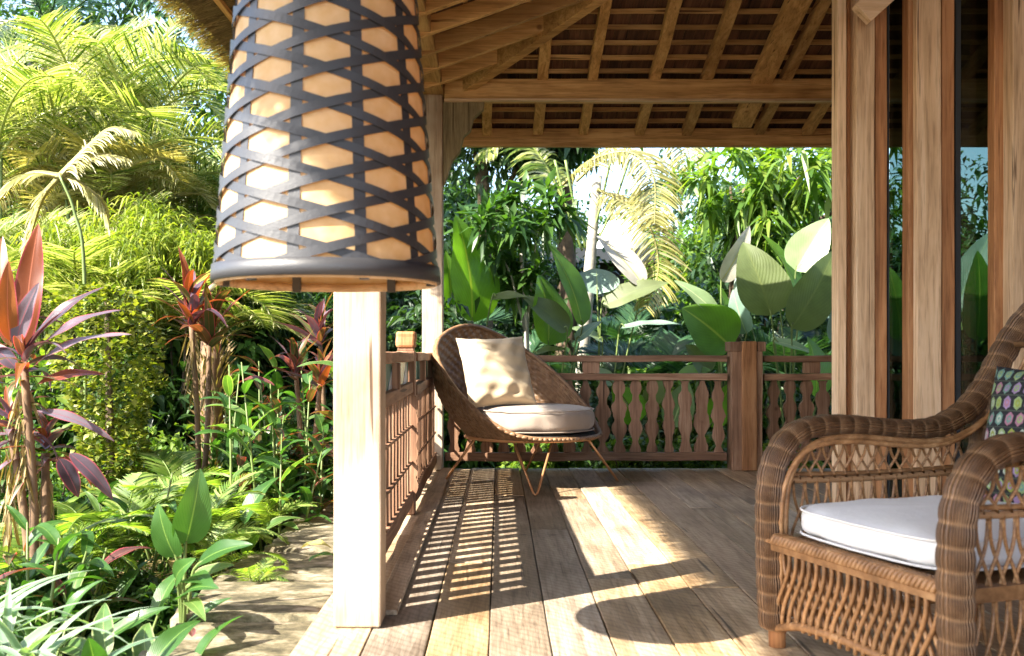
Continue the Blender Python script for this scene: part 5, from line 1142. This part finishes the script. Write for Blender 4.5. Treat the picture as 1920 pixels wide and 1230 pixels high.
# striped strap leaves bottom-left, near camera
ST = [blade(1, .055, M['strap'], bd, .3, .0, 16, .55, ph=q) for q, bd in enumerate((1.2, 1.8, 2.4))]
for (px, Y, n, Lr, lab) in [(20, 2.35, 40, (.5, .72), 'striped pale green strap leaved plant in the near bottom left corner'), (-120, 2.5, 30, (.5, .75), 'striped strap leaved plant cut by the left edge')]:
    b = rt(px, Y)+Vector((0, 0, .0)); t = thing('strap_leaf_plant', lab, 'plant', tuple(b))
    for k in range(n): link('leaf', ST[k % 3], t, b+Vector((random.uniform(-.04, .04), random.uniform(-.04, .04), random.uniform(-.02, .04))), Euler((random.uniform(-.2, .2), -random.uniform(.7, 1.35), 2.399*k)), random.uniform(*Lr))
for i, (x, y, L_, az, mk, lab) in enumerate([(-.72, 3.75, .13, .4, 'canna_lt', 'pale curled fallen leaf lying crosswise on the stone path'), (-.66, 4.45, .12, 2.6, 'cala_pale', 'dry cream fallen leaf farther along the stone path'), (-.80, 4.0, .15, -.3, 'palm_gold', 'yellow fallen leaf on the stone path near the drying fern'), (-.62, 5.1, .12, 1.2, 'cala_pale', 'dry fallen leaf at the far end of the stone path'), (-.85, 2.75, .07, 1.9, 'ti_green', 'small brown fallen leaf at the near edge of the stone path')]):
    o = link('fallen_leaf', blade(1, .3, M[mk], .9, .35, .03, 12, .6), None, (x, y, -.028), Euler((random.uniform(-.3, .3), -.25, az)), L_); tag(o, lab, 'leaf')
# left garden fill bushes
for i, (px, Y, z, r_, mk) in enumerate([(480, 7.8, .6, .9, 'dark_leaf'), (600, 8.0, .7, .9, 'dark_leaf'), (720, 8.4, .5, .8, 'dark_leaf'), (330, 7.0, .25, .7, 'mid_leaf'), (200, 6.6, .2, .7, 'dark_leaf'), (60, 6.2, .15, .7, 'bright_leaf'), (430, 5.6, -.05, .35, 'mid_leaf'), (530, 5.6, -.05, .35, 'dark_leaf'), (250, 5.6, 0, .4, 'bright_leaf'), (100, 4.8, -.02, .4, 'mid_leaf'), (780, 8.0, .3, .6, 'mid_leaf'), (10, 4.6, 0, .45, 'mid_leaf'), (250, 9.6, 1.0, 1.1, 'dark_leaf'), (60, 9.4, .9, 1.1, 'dark_leaf'), (600, 10, 1.4, 1.3, 'dark_leaf'), (350, 11, 1.3, 1.4, 'mid_leaf'), (100, 11, 1.4, 1.5, 'mid_leaf'), (-150, 10, 1.4, 1.5, 'mid_leaf'), (740, 10.6, 1.2, 1.2, 'dark_leaf'), (400, 4.9, -.12, .25, 'bright_leaf'), (200, 3.6, -.17, .25, 'dark_leaf'), (60, 3.2, -.17, .25, 'dark_leaf'), (270, 3.3, -.2, .2, 'mid_leaf')]):
    x = (px-VPX)*Y/FPX; bush(uniq(px, Y, mk, 'leafy shrub'), (x, Y, z), (r_*1.15, r_*.8, r_), 3400, (.06, .028) if Y < 6 else (.12, .05), mk, 'shrubs filling the left garden', clusters=36)
# ground cover: low grass and litter
n = 26000; X = RNG.uniform(-5.5, -.98, n); Yg = RNG.uniform(1.6, 9.5, n); P0 = np.stack([X, Yg, -.28+.05*np.sin(X*.9)*np.cos(Yg*.7)], -1); D = rand_dir(n, 1.2)
V, F = leaf_cloud(P0, D, RNG.uniform(.05, .13, n), RNG.uniform(.008, .02, n), .4); c0 = np.array([-3, 5, -.2]); o = link('ground_cover', fast_mesh('ground_cover', V-c0, F, M['mid_leaf']), None, Vector(c0)); tag(o, 'low grassy ground cover between the plants left of the stone path', 'ground cover', kind='stuff')
n = 26000; X = RNG.uniform(-5, 7, n); Yg = RNG.uniform(6.75, 12, n); P0 = np.stack([X, Yg, -.28+.05*np.sin(X*.9)*np.cos(Yg*.7)], -1); D = rand_dir(n, 1.2)
V, F = leaf_cloud(P0, D, RNG.uniform(.06, .16, n), RNG.uniform(.008, .02, n), .4); c0 = np.array([1, 9, -.2]); o = link('ground_cover', fast_mesh('ground_cover', V-c0, F, M['bright_leaf']), None, Vector(c0)); tag(o, 'bright low grass on the ground behind the back railing', 'ground cover', kind='stuff')

n = 1500; X = RNG.uniform(-2.2, -1.0, n); Yg = RNG.uniform(1.8, 6.8, n); P0 = np.stack([X, Yg, -.25+.05*np.sin(X*.9)*np.cos(Yg*.7)+RNG.uniform(0, .05, n)], -1); D = rand_dir(n); D[:, 2] *= .25; D /= np.linalg.norm(D, axis=1, keepdims=True)
V, F = leaf_cloud(P0, D, RNG.uniform(.05, .12, n), RNG.uniform(.015, .035, n), .1); c0 = np.array([-1.5, 4, -.2]); o = link('leaf_litter', fast_mesh('leaf_litter', V-c0, F, M['straw']), None, Vector(c0)); tag(o, 'dry brown leaf litter on the soil along the stone path', 'leaf litter', kind='stuff')
